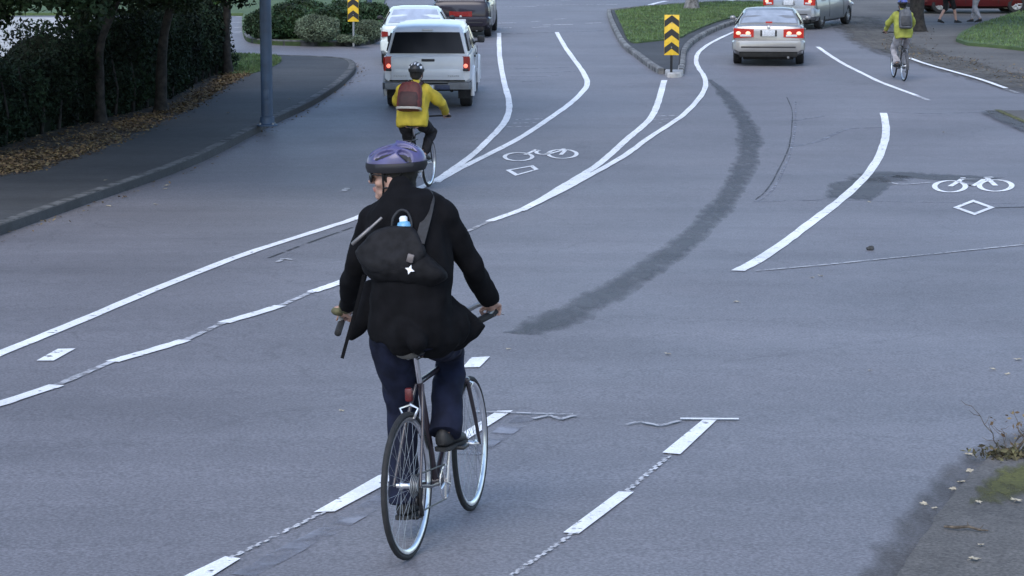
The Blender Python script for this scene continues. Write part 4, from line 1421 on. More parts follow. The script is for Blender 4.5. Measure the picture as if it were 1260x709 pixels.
    # tailgate with pressed panel, handle, badges
    bm = BM(); box(bm, (.012, 0, .895), (.05, 1.50, .50), bevel=.02)
    box(bm, (-.012, 0, .80), (.012, 1.36, .16), bevel=.005)
    tg = obj('tailgate', bm, wp, t, 35)
    bm = BM(); box(bm, (-.018, -.02, 1.07), (.022, .27, .055), bevel=.008); obj('tailgate_handle', bm, TRIM, tg, 40)
    bm = BM(); writing(bm, .42, .70, .735, .035, -.020, 6); obj('badge', bm, STEEL, tg, 40)
    bm = BM(); writing(bm, -.66, -.42, .735, .035, -.020, 6); obj('badge', bm, STEEL, tg, 40)
    bm = BM(); box(bm, (.02, 0, .632), (.03, 1.56, .03)); obj('gap', bm, UNDER, t, 40)
    # bumper: grey with step, plate, tow bar
    gb = mat('satin bumper', (.13, .135, .145), .5, .1, 8)
    bm = BM()
    rings = []
    for y in (-.92, -.86, -.45, -.40, .40, .45, .86, .92):
        k = 1 if abs(y) < .9 else .75
        top = .60 if abs(y) > .42 else .56
        x0 = -.13 if abs(y) < .87 else -.05
        rings.append([V((x0, y, .46)), V((x0 - .01, y, .52)), V((x0, y, top)), V((.1, y, top)), V((.1, y, .44))])
    loft(bm, rings)
    bp = obj('rear_bumper', bm, gb, t, 30)
    bm = BM(); box(bm, (-.142, .02, .50), (.012, .31, .10), bevel=.003); obj('number_plate', bm, PLATE, bp, 40)
    bm = BM(); box(bm, (-.14, -.32, .505), (.012, .30, .10), bevel=.01); obj('step_pad', bm, mat('blue black step', (.03, .04, .08), .6, .1, 20), bp, 40)
    bm = BM(); box(bm, (-.08, 0, .40), (.18, .07, .07), bevel=.01); sph(bm, (-.19, 0, .46), .028); obj('tow_hitch', bm, BLACKM, bp, 40)
    bm = BM()
    box(bm, (2.6, 0, .47), (4.6, 1.25, .14), bevel=.03)
    tube(bm, [(1.05, -.75, r), (1.05, .75, r)], .05, 10); sph(bm, (1.05, 0, r), (.14, .17, .14))
    tube(bm, [(.1, -.5, .42), (1.5, -.5, .40)], .04, 8)
    obj('underbody', bm, UNDER, t, 40)
    for s in (1, -1):
        bm = BM(); box(bm, (.62, s * .74, .36), (.02, .26, .32), bevel=.006); obj('mud_flap', bm, RUBBER, t, 40)
        bm = BM(); sph(bm, (L - .18, s * .66, .88), (.18, .16, .10)); obj('headlight', bm, CLEARL, t, 40)
        for x in (1.05, 4.35):
            wheel(t, x, s * (W - .135), r, .25, s)
    bm = BM(); box(bm, (L, 0, .78), (.06, .9, .22), bevel=.03); obj('grille', bm, TRIM, t, 40)
    return t
make_pickup()
# ------------------------------------------------------------------ bicycles
random.seed(11)
def ik(a, b, l1, l2, pole):
    a, b = V(a), V(b)
    d = (b - a); D = min(d.length, (l1 + l2) * .995)
    n = d.normalized()
    x = (l1 * l1 - l2 * l2 + D * D) / (2 * D)
    h = math.sqrt(max(l1 * l1 - x * x, 0))
    p = V(pole); p = (p - n * p.dot(n)).normalized()
    return a + n * x + p * h

BB = V((.42, 0, .27))
def bike_wheel(root, name, axle, rad, tyre_w, steer, rimm, spokes=28):
    w = bpy.data.objects.new(name, None)
    w.empty_display_size = .1
    link(w, root)
    w.location = axle; w.rotation_euler = (0, 0, steer)
    def tor(r, t, flatr=1.0, seg=40):
        bm = BM()
        lathe(bm, [(r + t * flatr * math.cos(2 * math.pi * k / 10), t * math.sin(2 * math.pi * k / 10)) for k in range(10)], seg, 'y')
        return bm
    obj('tyre', tor(rad - tyre_w / 2, tyre_w / 2), RUBBER, w, 60)
    bm = BM(); lathe(bm, [(rad - tyre_w * 1.0, -tyre_w * .42), (rad - tyre_w * .95, tyre_w * .42), (rad - tyre_w - .016, tyre_w * .34), (rad - tyre_w - .022, 0), (rad - tyre_w - .016, -tyre_w * .34)], 40, 'y')
    obj('rim', bm, rimm, w, 60)
    bm = BM(); lathe(bm, [(.001, -.05), (.012, -.05), (.012, -.035), (.022, -.03), (.014, -.015), (.014, .015), (.022, .03), (.012, .035), (.012, .05), (.001, .05)], 14, 'y')
    obj('hub', bm, CHROME, w, 40)
    bm = BM()
    for k in range(spokes):
        a = 2 * math.pi * k / spokes
        s = 1 if k % 2 else -1
        a2 = a + (.5 if k % 4 < 2 else -.5)
        tube(bm, [V((math.cos(a2) * .02, s * .028, math.sin(a2) * .02)), V((math.cos(a) * (rad - tyre_w - .018), 0, math.sin(a) * (rad - tyre_w - .018)))], .0011, 4)
    obj('spokes', bm, STEEL, w, 60)
    return w

def make_bike(label, fr, framem, grips, rad=.34, tyre=.026, rimm=None, steer=0.0, crank=-90, fender=None, bar_pts=None, rack=False, group=None, seat_z=.96, red=False, spokes=28, barm=None):
    t = thing('bicycle', label, 'bicycle', fr, group)
    rimm = rimm or CHROME
    seatc = V((.245, 0, .78)); ht = V((.855, 0, .84)); hbt = V((.885, 0, .70))
    bm = BM()
    tube(bm, [BB, seatc], .0155, 10)
    tube(bm, [seatc, ht + V((.005, 0, -.025))], .0145, 10)
    tube(bm, [BB, hbt + V((-.004, 0, .025))], .0165, 10)
    tube(bm, [ht, hbt], .018, 10)
    for s in (1, -1):
        tube(bm, [BB + V((-.03, s * .03, 0)), V((.2, s * .05, .295)), V((0, s * .064, rad))], [.010, .009, .007], 8)
        tube(bm, [seatc + V((-.005, s * .016, -.01)), V((.12, s * .045, .57)), V((0, s * .064, rad))], [.008, .008, .007], 8)
    lathe(bm, [(.001, -.036), (.021, -.036), (.021, .036), (.001, .036)], 14, 'y', BB)
    obj('frame', bm, framem, t, 50)
    bm = BM()
    fx = V((1.0, 0, rad))
    cr = hbt + V((.008, 0, -.02))
    sd = V((math.sin(-steer), math.cos(steer), 0))
    for s in (1, -1):
        tube(bm, catmull([tuple(cr + sd * s * .03), tuple(cr.lerp(fx, .5) + sd * s * .045 + V((-.006, 0, 0))), tuple(cr.lerp(fx, .85) + sd * s * .05 + V((-.006, 0, 0))), tuple(fx + sd * s * .05)], 4), [.012 - .005 * i / 12 for i in range(13)], 8)
    box(bm, cr, (.04, .085, .03), eul(0, 0, math.degrees(steer)), .01)
    obj('fork', bm, framem, t, 50)
    bike_wheel(t, 'rear_wheel', V((0, 0, rad)), rad, tyre, 0, rimm, spokes)
    bike_wheel(t, 'front_wheel', fx, rad, tyre, steer, rimm, spokes)
    # seat post and saddle
    bm = BM(); tube(bm, [seatc + V((.005, 0, -.02)), V((.20, 0, seat_z - .05))], .0135, 10); obj('seat_post', bm, CHROME, t, 50)
    bm = BM()
    rings = []
    for x, hw, z in ((.08, .055, .0), (.10, .072, .006), (.16, .07, .002), (.22, .04, -.004), (.30, .024, -.004), (.345, .018, -.012)):
        rings.append([V((x, hw * math.cos(2 * math.pi * k / 12), seat_z + z - .02 + .022 * math.sin(2 * math.pi * k / 12))) for k in range(12)])
    loft(bm, rings)
    sdl = obj('saddle', bm, PLASTIC, t, 60)
    bm = BM()
    for s in (1, -1): tube(bm, [(.09, s * .03, seat_z - .03), (.16, s * .022, seat_z - .055), (.24, s * .022, seat_z - .055), (.31, s * .01, seat_z - .03)], .0035, 6)
    obj('rails', bm, STEEL, sdl, 60)
    # drivetrain
    ca = R(crank)
    bm = BM(); lathe(bm, [(.078, -.051), (.085, -.049), (.085, -.047), (.078, -.045)], 28, 'y', BB)
    for k in range(5):
        a = k * 2 * math.pi / 5 + ca
        tube(bm, [BB + V((0, -.048, 0)), BB + V((.08 * math.cos(a), -.048, .08 * math.sin(a)))], .006, 6)
    obj('chainring', bm, CHROME, t, 40)
    for s, a in ((1, ca), (-1, ca + math.pi)):
        e = BB + V((math.cos(a) * .17, s * .075, math.sin(a) * .17))
        bm = BM(); tube(bm, [BB + V((0, s * .058, 0)), e], [.012, .009], 8); c = obj('crank', bm, CHROME, t, 50)
        bm = BM(); box(bm, e + V((0, s * .045, 0)), (.085, .08, .018), bevel=.005); obj('pedal', bm, BLACKM, c, 40)
    bm = BM()
    for k in range(5):
        r = .055 - .006 * k; lathe(bm, [(.012, -.030 - .006 * k), (r, -.030 - .006 * k), (r, -.033 - .006 * k), (.012, -.033 - .006 * k)], 20, 'y', (0, 0, rad))
    obj('cassette', bm, STEEL, t, 40)
    bm = BM()
    tube(bm, [V((0, -.046, rad + .05)), BB + V((0, -.048, .083))], .004, 6); tube(bm, [V((.03, -.046, rad - .13)), BB + V((0, -.048, -.083))], .004, 6)
    obj('chain', bm, BLACKM, t, 50)
    bm = BM(); tube(bm, [(0, -.062, rad - .01), (-.005, -.06, rad - .07), (.035, -.055, rad - .145)], .010, 8); lathe(bm, [(.001, -.052), (.024, -.052), (.024, -.044), (.001, -.044)], 12, 'y', (.035, 0, rad - .135)); lathe(bm, [(.001, -.052), (.024, -.052), (.024, -.044), (.001, -.044)], 12, 'y', (.0, 0, rad - .07))
    obj('derailleur', bm, BLACKM, t, 50)
    # brakes
    bm = BM()
    for s in (1, -1): tube(bm, [(.095, 0, rad + .36), (.075, s * .045, rad + .345), (.07, s * .022, rad + .30)], .007, 7)
    obj('rear_brake', bm, CHROME, t, 50)
    bm = BM()
    for s in (1, -1): tube(bm, [cr + V((.035, 0, .0)), cr + V((.045, s * .045, -.02)), cr + V((.04, s * .022, -.06))], .007, 7)
    obj('front_brake', bm, CHROME, t, 50)
    # handlebar
    gl, gr = grips
    mid = (gl + gr) / 2
    sx = V((.80, 0, min(gl.z, gr.z) - .01))
    bm = BM(); tube(bm, [ht, V((.835, 0, sx.z - .04)), sx], [.014, .014, .015], 10); obj('stem', bm, BLACKM if not barm else barm, t, 50)
    dl = (gl - gr).normalized()
    bm = BM()
    pts = bar_pts or [gl + V((-.05, .05, 0)), gl, gl + V((.02, -.12, 0)), sx + V((.0, .06, 0)), sx + V((0, -.06, 0)), gr + V((.02, .12, 0)), gr, gr + V((-.05, -.05, 0))]
    q = catmull([tuple(p) for p in pts], 5)
    tube(bm, q, .0125, 10); hb_ = obj('handlebar', bm, barm or BLACKM, t, 50)
    for p, d in ((pts[0], pts[1] - pts[0]), (pts[-1], pts[-2] - pts[-1])):
        d = d.normalized()
        bm = BM(); tube(bm, [p - d * .015, p - d * .01, p + d * .11, p + d * .115], [.010, .0175, .0175, .014], 10); obj('grip', bm, RUBBER, hb_, 50)
    for p, s in ((gl, 1), (gr, -1)):
        bm = BM(); tube(bm, [p + V((.03, -s * .06, .0)), p + V((.06, -s * .03, -.015)), p + V((.055, s * .04, -.03))], .005, 6); obj('brake_lever', bm, STEEL, hb_, 50)
    if fender:
        for nm, ax, a0_, a1_ in (('rear_mudguard', V((0, 0, rad)), 20, 190), ('front_mudguard', fx, 60, 200)):
            bm = BM()
            rings = []
            for k in range(19):
                a = R(a0_ + (a1_ - a0_) * k / 18)
                c = ax + V((math.cos(a), 0, math.sin(a))) * (rad + .018)
                e = V((math.cos(a), 0, math.sin(a)))
                rings.append([c + V((0, -.028, 0)) - e * .012, c + V((0, -.015, 0)), c + V((0, .015, 0)), c + V((0, .028, 0)) - e * .012, c + V((0, .015, 0)) - e * .004, c + V((0, -.015, 0)) - e * .004])
            loft(bm, rings); obj(nm, bm, fender, t, 40)
    if rack:
        bm = BM()
        for s in (1, -1):
            tube(bm, [(0, s * .07, rad), (-.02, s * .07, .72), (.2, s * .05, .73)], .005, 6)
        box(bm, (.06, 0, .73), (.30, .13, .012), bevel=.004); obj('rear_rack', bm, BLACKM, t, 40)
    if red:
        bm = BM(); box(bm, (.155, .025, .735), (.03, .036, .065), bevel=.01); obj('rear_reflector', bm, mat('dark red reflector', (.09, .008, .010), .4, .1, 40), t, 40)
    return t

# ------------------------------------------------------------------ people
def head_bm(bm, c, f, up, glasses=False):
    """head pieces to be fused: skull, jaw, nose, brow, ears, lips, chin"""
    f = (f - up * f.dot(up)).normalized(); l = up.cross(f)
    m3 = Matrix((f, l, up)).transposed()
    def el(p, r, rot=None):
        sph(bm, c + m3 @ V(p), r, m3 if rot is None else m3 @ rot, 20, 14)
    el((-.012, 0, .025), (.098, .076, .092))          # skull
    el((.012, 0, -.02), (.078, .066, .085))           # face
    el((.028, 0, -.078), (.055, .050, .040))          # jaw
    el((.062, 0, -.102), (.026, .026, .020))          # chin
    el((.080, 0, .022), (.018, .050, .014))           # brow
    el((.098, 0, -.018), (.016, .012, .024), eul(0, -25, 0))
    el((.106, 0, -.034), (.017, .014, .012))          # nose tip
    el((.096, 0, -.034), (.012, .020, .009))          # nostrils
    el((.086, 0, -.064), (.014, .024, .007))          # upper lip
    el((.083, 0, -.075), (.014, .022, .008))          # lower lip
    for s in (1, -1):
        el((.055, s * .042, -.032), (.026, .022, .022))   # cheek
        el((.080, s * .033, .004), (.013, .015, .012))    # eye
        el((-.006, s * .077, -.016), (.020, .009, .033), eul(0, 12, 0))
        el((.004, s * .079, -.034), (.010, .008, .012))
    return m3

def grip_hand(bm, c, axis, fwd, up, inner, k=1.0):
    """hand closed round a bar: palm behind and above it, four unequal fingers curled over, thumb below"""
    axis = axis.normalized()
    fwd = (fwd - axis * fwd.dot(axis)).normalized(); up = axis.cross(fwd)
    if up.z < 0: up = -up
    sph(bm, c - fwd * .030 * k + up * .022 * k, (.040 * k, .040 * k, .021 * k), Matrix((fwd, axis, up)).transposed(), 14, 10)
    for j, (o, ln) in enumerate(((.033, .85), (.011, 1.0), (-.011, .95), (-.032, .78))):
        a0_ = 112; a1_ = 112 - 225 * ln
        pts = []
        for q in range(8):
            a = R(a0_ + (a1_ - a0_) * q / 7)
            pts.append(c + axis * (o * inner) * k + (fwd * math.cos(a) + up * math.sin(a)) * (.026 * k) + fwd * .002)
        cap_tube(bm, pts, [(.0098 - .0004 * q) * k for q in range(8)], 8)
    b = c - fwd * .035 * k + axis * inner * .035 * k
    cap_tube(bm, [b, b + axis * inner * .018 * k - up * .012 * k + fwd * .018 * k, c + axis * inner * .050 * k - up * .026 * k + fwd * .012 * k, c + axis * inner * .042 * k - up * .028 * k + fwd * .032 * k], [.013 * k, .011 * k, .0098 * k, .008 * k], 8)

def spine_rings(J, spec, n=20):
    """torso rings: spec rows (t along pelvis-waist-chest-neck 0..3, half width, half depth, forward shift)"""
    P4 = [J['pelvis'], J['waist'], J['chest'], J['neck']]
    cur = catmull([tuple(p) for p in P4], 10)
    uh = (J['hipL'] - J['hipR']).normalized(); us = (J['shL'] - J['shR']).normalized()
    rings = []
    for t, ru, rv, sh in spec:
        if t < 0:
            c = V(cur[0]) + (V(cur[0]) - V(cur[3])).normalized() * (-t)
            d = (V(cur[3]) - V(cur[0])).normalized(); tt = 0
        else:
            i = min(int(t * 10), 29); f = t * 10 - i
            c = V(cur[i]).lerp(V(cur[i + 1]), min(f, 1)); d = (V(cur[min(i + 2, 30)]) - V(cur[max(i - 1, 0)])).normalized(); tt = t / 3
        u = uh.lerp(us, tt); u = (u - d * u.dot(d)).normalized()
        v = u.cross(d)
        if v.x < 0: v = -v
        rings.append([c + v * sh + u * (ru * math.copysign(abs(math.cos(a)) ** .85, math.cos(a))) + v * (rv * math.copysign(abs(math.sin(a)) ** .85, math.sin(a))) for a in [2 * math.pi * k / n for k in range(n)]])
    return rings

def make_person(label, fr, J, face, up, O, group=None):
    """one continuous body with clothing, helmet and shoes as its parts"""
    vox = O.get('vox', .008)
    bm = BM()
    loft(bm, spine_rings(J, [(-.10, .10, .07, 0), (-.04, .155, .11, 0), (.3, .16, .11, 0), (1, .145, .10, 0), (2, .17, .115, 0), (2.45, .165, .10, 0), (2.8, .09, .07, 0), (3.0, .058, .058, 0)]))
    cap_tube(bm, [J['neck'] - (J['head'] - J['neck']) * .4, J['neck'], J['head'] - up * .05], [.06, .056, .056], 14)
    m3 = head_bm(bm, J['head'], face, up)
    for s in 'LR':
        sh, el, wr, ha = (J[k + s] for k in ('sh', 'el', 'wr', 'ha'))
        cap_tube(bm, [J['chest'].lerp(sh, .7), sh, sh.lerp(el, .4), el, el.lerp(wr, .4), wr], [.06, .056, .046, .038, .037, .027], 12)
        cap_tube(bm, [wr, ha - (ha - wr).normalized() * .03], [.027, .026], 10)
        ax = O['bar_axis']
        grip_hand(bm, ha, ax, O.get('handfwd', V((1, 0, -.3))), V((0, 0, 1)), -1 if s == 'L' else 1, 1.0)
        hp, kn, an, to = (J[k + s] for k in ('hip', 'kn', 'an', 'to'))
        cap_tube(bm, [hp, hp.lerp(kn, .45), kn, kn.lerp(an, .35), an], [.085, .072, .054, .050, .036], 12)
        cap_tube(bm, [an, an.lerp(to, .6), to], [.036, .032, .026], 10)
    me = remesh(bm, vox, 3)
    p = obj_me('person', me, SKIN, None, 180, [SKIN, LIP])
    mi = m3.inverted()
    for f in me.polygons:
        q = mi @ (f.center - J['head'])
        if (q.x - .088) ** 2 / .0005 + q.y ** 2 / .0006 + (q.z + .069) ** 2 / .00016 < 1:
            f.material_index = 1
    p.matrix_world = fr
    tag(p, label, 'person', group)
    # jacket
    bm = BM()
    loft(bm, spine_rings(J, O['coat']))
    k = O.get('sleeve', 1.0)
    for s in 'LR':
        sh, el, wr, ha = (J[q + s] for q in ('sh', 'el', 'wr', 'ha'))
        cf = wr.lerp(ha, .15)
        cap_tube(bm, [J['chest'].lerp(sh, .55) + V((0, 0, .01)), sh, sh.lerp(el, .35), sh.lerp(el, .75), el, el.lerp(wr, .5), wr.lerp(el, .12)], [.085 * k, .082 * k, .070 * k, .062 * k, .061 * k, .055 * k, .045 * k], 14)
        tube(bm, [wr.lerp(el, .14), cf], [.047 * k, .045 * k], 14)
    for s in 'LR':
        cap_tube(bm, [J['neck'] - V((0, 0, .03)), (J['neck'] - V((0, 0, .045))).lerp(J['sh' + s], .55), J['sh' + s]], [.070, .072, .076], 14)
    for it in O.get('coat_extra', []):
        cap_tube(bm, it[0], it[1], 14)
    for q_ in O.get('coat_sheet', []):
        c_ = sum(q_, V()) / len(q_)
        loft(bm, [[c_ + (p - c_) * k + V((o, 0, 0)) for p in q_] for k, o in ((.9, -.03), (1.0, -.012), (1.0, .012), (.9, .03))])
    if O.get('collar', True):
        cap_tube(bm, [J['neck'] - (J['head'] - J['neck']).normalized() * .03, J['neck'] + (J['head'] - J['neck']).normalized() * O.get('colh', .02)], [.078, .068], 16)
    me = remesh(bm, O.get('cvox', vox * 1.4), O.get('csm', 5), O.get('fold', .008), O.get('foldscale', 9), (1, 1, .75))
    obj_me('jacket', me, O['coat_mat'], p, 180)
    # trousers
    bm = BM()
    loft(bm, spine_rings(J, [(-.10, .11, .08, 0), (-.05, .175, .125, 0), (.25, .185, .13, 0), (.8, .165, .115, 0)]))
    k = O.get('leg', 1.0)
    for s in 'LR':
        hp, kn, an = (J[q + s] for q in ('hip', 'kn', 'an'))
        low = kn.lerp(an, O.get('cut', .97))
        cap_tube(bm, [hp, hp.lerp(kn, .45), kn, kn.lerp(low, .5)], [.105 * k, .092 * k, .076 * k, .070 * k], 14)
        tube(bm, [kn.lerp(low, .45), low], [.070 * k, (.076 if O.get('wide', True) else .05) * k], 14)
    me = remesh(bm, O.get('cvox', vox * 1.4), 4, O.get('fold', .008) * .8, 10, (1, 1, .6))
    obj_me('trousers', me, O['leg_mat'], p, 180)
    # shoes
    for s in 'LR':
        an, to = J['an' + s], J['to' + s]
        d = (to - an).normalized()
        side = V((0, 1, 0))
        fd = V((d.x, d.y, 0)).normalized()
        pitch_ = (to - an); base = an - V((0, 0, .055)) - fd * .055
        tip = to + fd * .075
        ax = (tip - base).normalized(); sd_ = V((0, 0, 1)).cross(ax).normalized(); upv = ax.cross(sd_)
        Lf = (tip - base).length
        bm = BM(); rings = []
        for u, hw, hh, lift in ((0, .022, .03, .03), (.06, .034, .05, .035), (.25, .037, .062, .04), (.42, .036, .05, .028), (.65, .045, .036, .012), (.85, .043, .028, .006), (.97, .028, .02, .006), (1.0, .01, .012, .006)):
            c = base + ax * (Lf * u) + upv * (lift - .01)
            rings.append([c + sd_ * hw * math.cos(a) + upv * hh * max(math.sin(a), -.6) for a in [2 * math.pi * k_ / 16 for k_ in range(16)]])
        loft(bm, rings)
        so_ = obj('shoe', bm, O.get('shoe_mat', PLASTIC), p, 60)
        bm = BM(); rings = []
        for u, hw in ((-.01, .024), (.06, .038), (.3, .037), (.65, .048), (.88, .045), (1.01, .015)):
            c = base + ax * (Lf * u) + upv * (-.018)
            rings.append([c + sd_ * hw - upv * .010, c + sd_ * hw + upv * .008, c - sd_ * hw + upv * .008, c - sd_ * hw - upv * .010])
        loft(bm, rings); obj('sole', bm, O.get('sole_mat', RUBBER), so_, 40)
    # hair below the helmet
    hc = J['head']
    bm = BM()
    sph(bm, hc + m3 @ V((-.022, 0, .020)), (.096, .083, .098), m3, 24, 18)
    sph(bm, hc + m3 @ V((-.060, 0, -.04)), (.050, .062, .045), m3, 18, 12)
    for s in (1, -1):
        sph(bm, hc + m3 @ V((.012, s * .071, .012)), (.014, .008, .03), m3, 12, 8)
    if O.get('helmet'):
        me = remesh(bm, .008, 2, .004, 40)
        obj_me('hair', me, O.get('hair_mat', HAIR), p, 180)
        hm, rimm_, ventm = O['helmet']
        bm = BM(); rings = []
        N = O.get('hN', 60)
        NJ = N // 3
        for j in range(NJ + 1):
            a = R(2 + 86 * j / NJ)
            ring = []
            for k_ in range(N):
                b_ = 2 * math.pi * k_ / N
                rx_ = .137 if math.cos(b_) > 0 else .150
                rib = 1 + .025 * math.cos(b_ * 7) * math.sin(a * 1.2)
                ring.append(hc + m3 @ V((rx_ * math.cos(a) * math.cos(b_) * rib - .008, .106 * math.cos(a) * math.sin(b_) * rib, .058 + .099 * math.sin(a) ** .9 - .012 * math.cos(b_))))
            rings.append(ring)
        loft(bm, rings)
        mi_ = m3.inverted()
        def vent(q):
            best = 0
            for y0, x0, x1, w_ in ((0, .015, .095, .013), (0, -.115, -.03, .013), (.042, .0, .10, .011), (-.042, .0, .10, .011), (.044, -.12, -.025, .012), (-.044, -.12, -.025, .012), (.080, -.02, .075, .012), (-.080, -.02, .075, .012), (.082, -.105, -.04, .012), (-.082, -.105, -.04, .012)):
                xm, xl = (x0 + x1) / 2, (x1 - x0) / 2
                cy = y0 * (1 - .9 * max(0, abs(q.x) - .03))
                e = ((q.x - xm) / xl) ** 2 + ((q.y - cy) / w_) ** 2
                best = max(best, 1.35 - e)
            return best if q.z > .080 else 0
        for v in bm.verts:
            q = mi_ @ (v.co - hc)
            e = vent(q)
            if e > 0:
                v.co -= (v.co - hc - m3 @ V((0, 0, .05))).normalized() * min(.016, e * .022)
        for f in bm.faces:
            if vent(mi_ @ (f.calc_center_median() - hc)) > .25: f.material_index = 1
        h = obj('helmet', bm, hm, p, 60, [hm, ventm])
        bm = BM(); rings = []
        for dz, kk in ((-.022, .90), (-.032, .97), (-.010, 1.03), (.010, 1.03), (.014, .97)):
            rings.append([hc + m3 @ V(((.137 if math.cos(b_) > 0 else .150) * kk * math.cos(b_) - .008, .106 * kk * math.sin(b_), .058 + dz - .012 * math.cos(b_))) for b_ in [2 * math.pi * k_ / N for k_ in range(N)]])
        loft(bm, rings); obj('rim', bm, rimm_, h, 60)
        bm = BM()
        for s in (1, -1):
            tube(bm, [hc + m3 @ V((.035, s * .083, .03)), hc + m3 @ V((.03, s * .074, -.05)), hc + m3 @ V((.045, s * .03, -.115))], .005, 6)
            tube(bm, [hc + m3 @ V((-.06, s * .083, .03)), hc + m3 @ V((.0, s * .084, -.045)), hc + m3 @ V((.03, s * .074, -.05))], .005, 6)
        obj('chin_strap', bm, PLASTIC, h, 60)
    else:
        me = remesh(bm, .009, 2, .005, 40)
        obj_me('hair', me, O.get('hair_mat', HAIR), p, 180)
    if O.get('glasses'):
        bm = BM()
        for s in (1, -1):
            sph(bm, hc + m3 @ V((.099, s * .037, -.008)), (.010, .035, .027), m3 @ eul(0, 0, s * 16), 16, 10)
        g = obj('sunglasses', bm, GLASS, p, 60)
        bm = BM()
        tube(bm, [hc + m3 @ V((.102, .012, .010)), hc + m3 @ V((.108, 0, .012)), hc + m3 @ V((.102, -.012, .010))], .003, 6)
        for s in (1, -1):
            tube(bm, [hc + m3 @ V((.088, s * .066, .010)), hc + m3 @ V((.04, s * .080, .010)), hc + m3 @ V((-.01, s * .083, .008)), hc + m3 @ V((-.025, s * .083, -.012))], .0032, 6)
        obj('frame', bm, BLACKM, g, 60)
    return p, m3

def leg_joints(J, crank=-90, lat=(.13, .13), pole=(.12, .12)):
    ca = R(crank)
    for s, k, a in ((1, 'L', ca), (-1, 'R', ca + math.pi)):
        ped = BB + V((math.cos(a) * .17, s * lat[0 if s > 0 else 1], math.sin(a) * .17))
        J['hip' + k] = J['pelvis'] + V((0, s * .095, -.01))
        low = math.sin(a) < 0
        J['an' + k] = ped + V((-.085, -s * .005, .095 if low else .085))
        J['to' + k] = ped + V((.055, s * .005, .032))
        J['kn' + k] = ik(J['hip' + k], J['an' + k], .44, .43, (1, s * pole[0 if s > 0 else 1], .15))
    return J

# --- foreground cyclist in the dark coat
A = at(505, 687); B = at(577, 631)
B = A + (B - A) * (1.0 / (B - A).length); B.z = gz(B.y)
fr = frame2(A, B) @ Matrix.Rotation(R(-2.6), 4, 'X')
def X(px, py, bx): return pxl(fr, px, py, bx)
J = {'pelvis': X(512, 408, .20), 'waist': X(507, 355, .20), 'chest': X(503, 290, .29), 'neck': X(494, 233, .37), 'head': X(484, 216, .44),
     'shL': X(462, 271, .36), 'shR': X(543, 268, .33), 'elL': X(438, 328, .46), 'elR': X(578, 325, .46),
     'wrL': X(427, 374, .67), 'wrR': X(601, 368, .66), 'haL': X(421, 388, .75), 'haR': X(606, 381, .735)}
J['pelvis'].y = .02
J = leg_joints(J, -93, (.135, .085), (.12, -.10))
Rinv = fr.to_3x3().inverted()
face = Rinv @ V((-.985, .17, -.03)); up = (Rinv @ V((.02, -.06, 1))).normalized()
COAT = mat('black wool coat', (.0062, .0062, .0075), .95, .12, 14, .003, 120, spec=.10)
JEANS = mat('dark blue denim', (.0085, .011, .026), .85, .18, 14, .002, 140, spec=.2)
PURPLE = mat('purple helmet shell', (.066, .060, .160), .40, .12, 9, coat=.3)
GLOVE = mat('olive glove', (.09, .085, .04), .8, .2, 20)
gl, gr = J['haL'].copy(), J['haR'].copy()
# bar ends seen from behind: drops pointing back and down
eL = X(416, 409, .62); eR = X(591, 394, .66)
sx = V((.82, 0, gl.z + .0))
barpts = [eL, eL.lerp(gl, .5) + V((.0, .0, -.01)), gl, gl + V((.05, -.03, .01)), V((.83, gl.y * .6, gl.z + .015)), sx, V((.83, gr.y * .6, gr.z + .015)), gr + V((.05, .03, .01)), gr, eR.lerp(gr, .5) + V((0, 0, -.01)), eR]
lookp, m3 = make_person('person in a black coat and purple helmet riding in the foreground, looking left', fr, J, face, up,
    dict(vox=.006, cvox=.009, csm=4, fold=.014, foldscale=7.5,
         coat=[(-.045, .195, .150, .01), (-.015, .205, .16, .02), (.3, .20, .150, .01), (1, .185, .135, 0), (1.6, .19, .138, 0), (2.2, .20, .135, 0), (2.5, .19, .115, 0), (2.75, .14, .095, 0), (2.95, .085, .075, 0)],
         coat_extra=[([J['pelvis'] + V((.03, -.10, .0)), X(552, 400, .30), X(568, 404, .37)], [.135, .10, .055]), ([J['pelvis'] + V((-.06, 0, 0)), X(512, 420, .06), X(513, 430, .07)], [.12, .055, .03]),
                     ([X(462, 360, .26), X(446, 392, .24), X(432, 414, .22)], [.07, .05, .018])],
         coat_sheet=[[X(536, 345, .24), X(562, 372, .33), X(584, 388, .40), X(597, 401, .43), X(586, 414, .41), X(572, 427, .38), X(552, 433, .33), X(528, 425, .27), X(520, 390, .24)]],
         coat_mat=COAT, leg_mat=JEANS, leg=1.0, cut=1.03, helmet=(PURPLE, mat('dark helmet rim', (.008, .008, .012), .6, .1, 20), PLASTIC), glasses=True, hN=144, colh=-.005,
         bar_axis=V((0, 1, .05)), sleeve=1.0))
bm = BM()
tube(bm, [J['wrL'].lerp(J['haL'], -.05), J['wrL'].lerp(J['haL'], .35)], [.037, .035], 14)
sph(bm, J['haL'] + V((-.025, 0, .026)), (.046, .045, .026))
obj('glove', bm, GLOVE, lookp, 60)
FRM = mat('dark frame paint', (.03, .022, .028), .35, .1, 20, coat=.4)
make_bike('dark road bicycle with silver rims ridden by the person in the black coat', fr, FRM, (gl, gr), tyre=.027, steer=R(3), crank=-93, bar_pts=barpts, red=True, seat_z=.955, spokes=32, barm=STEEL)

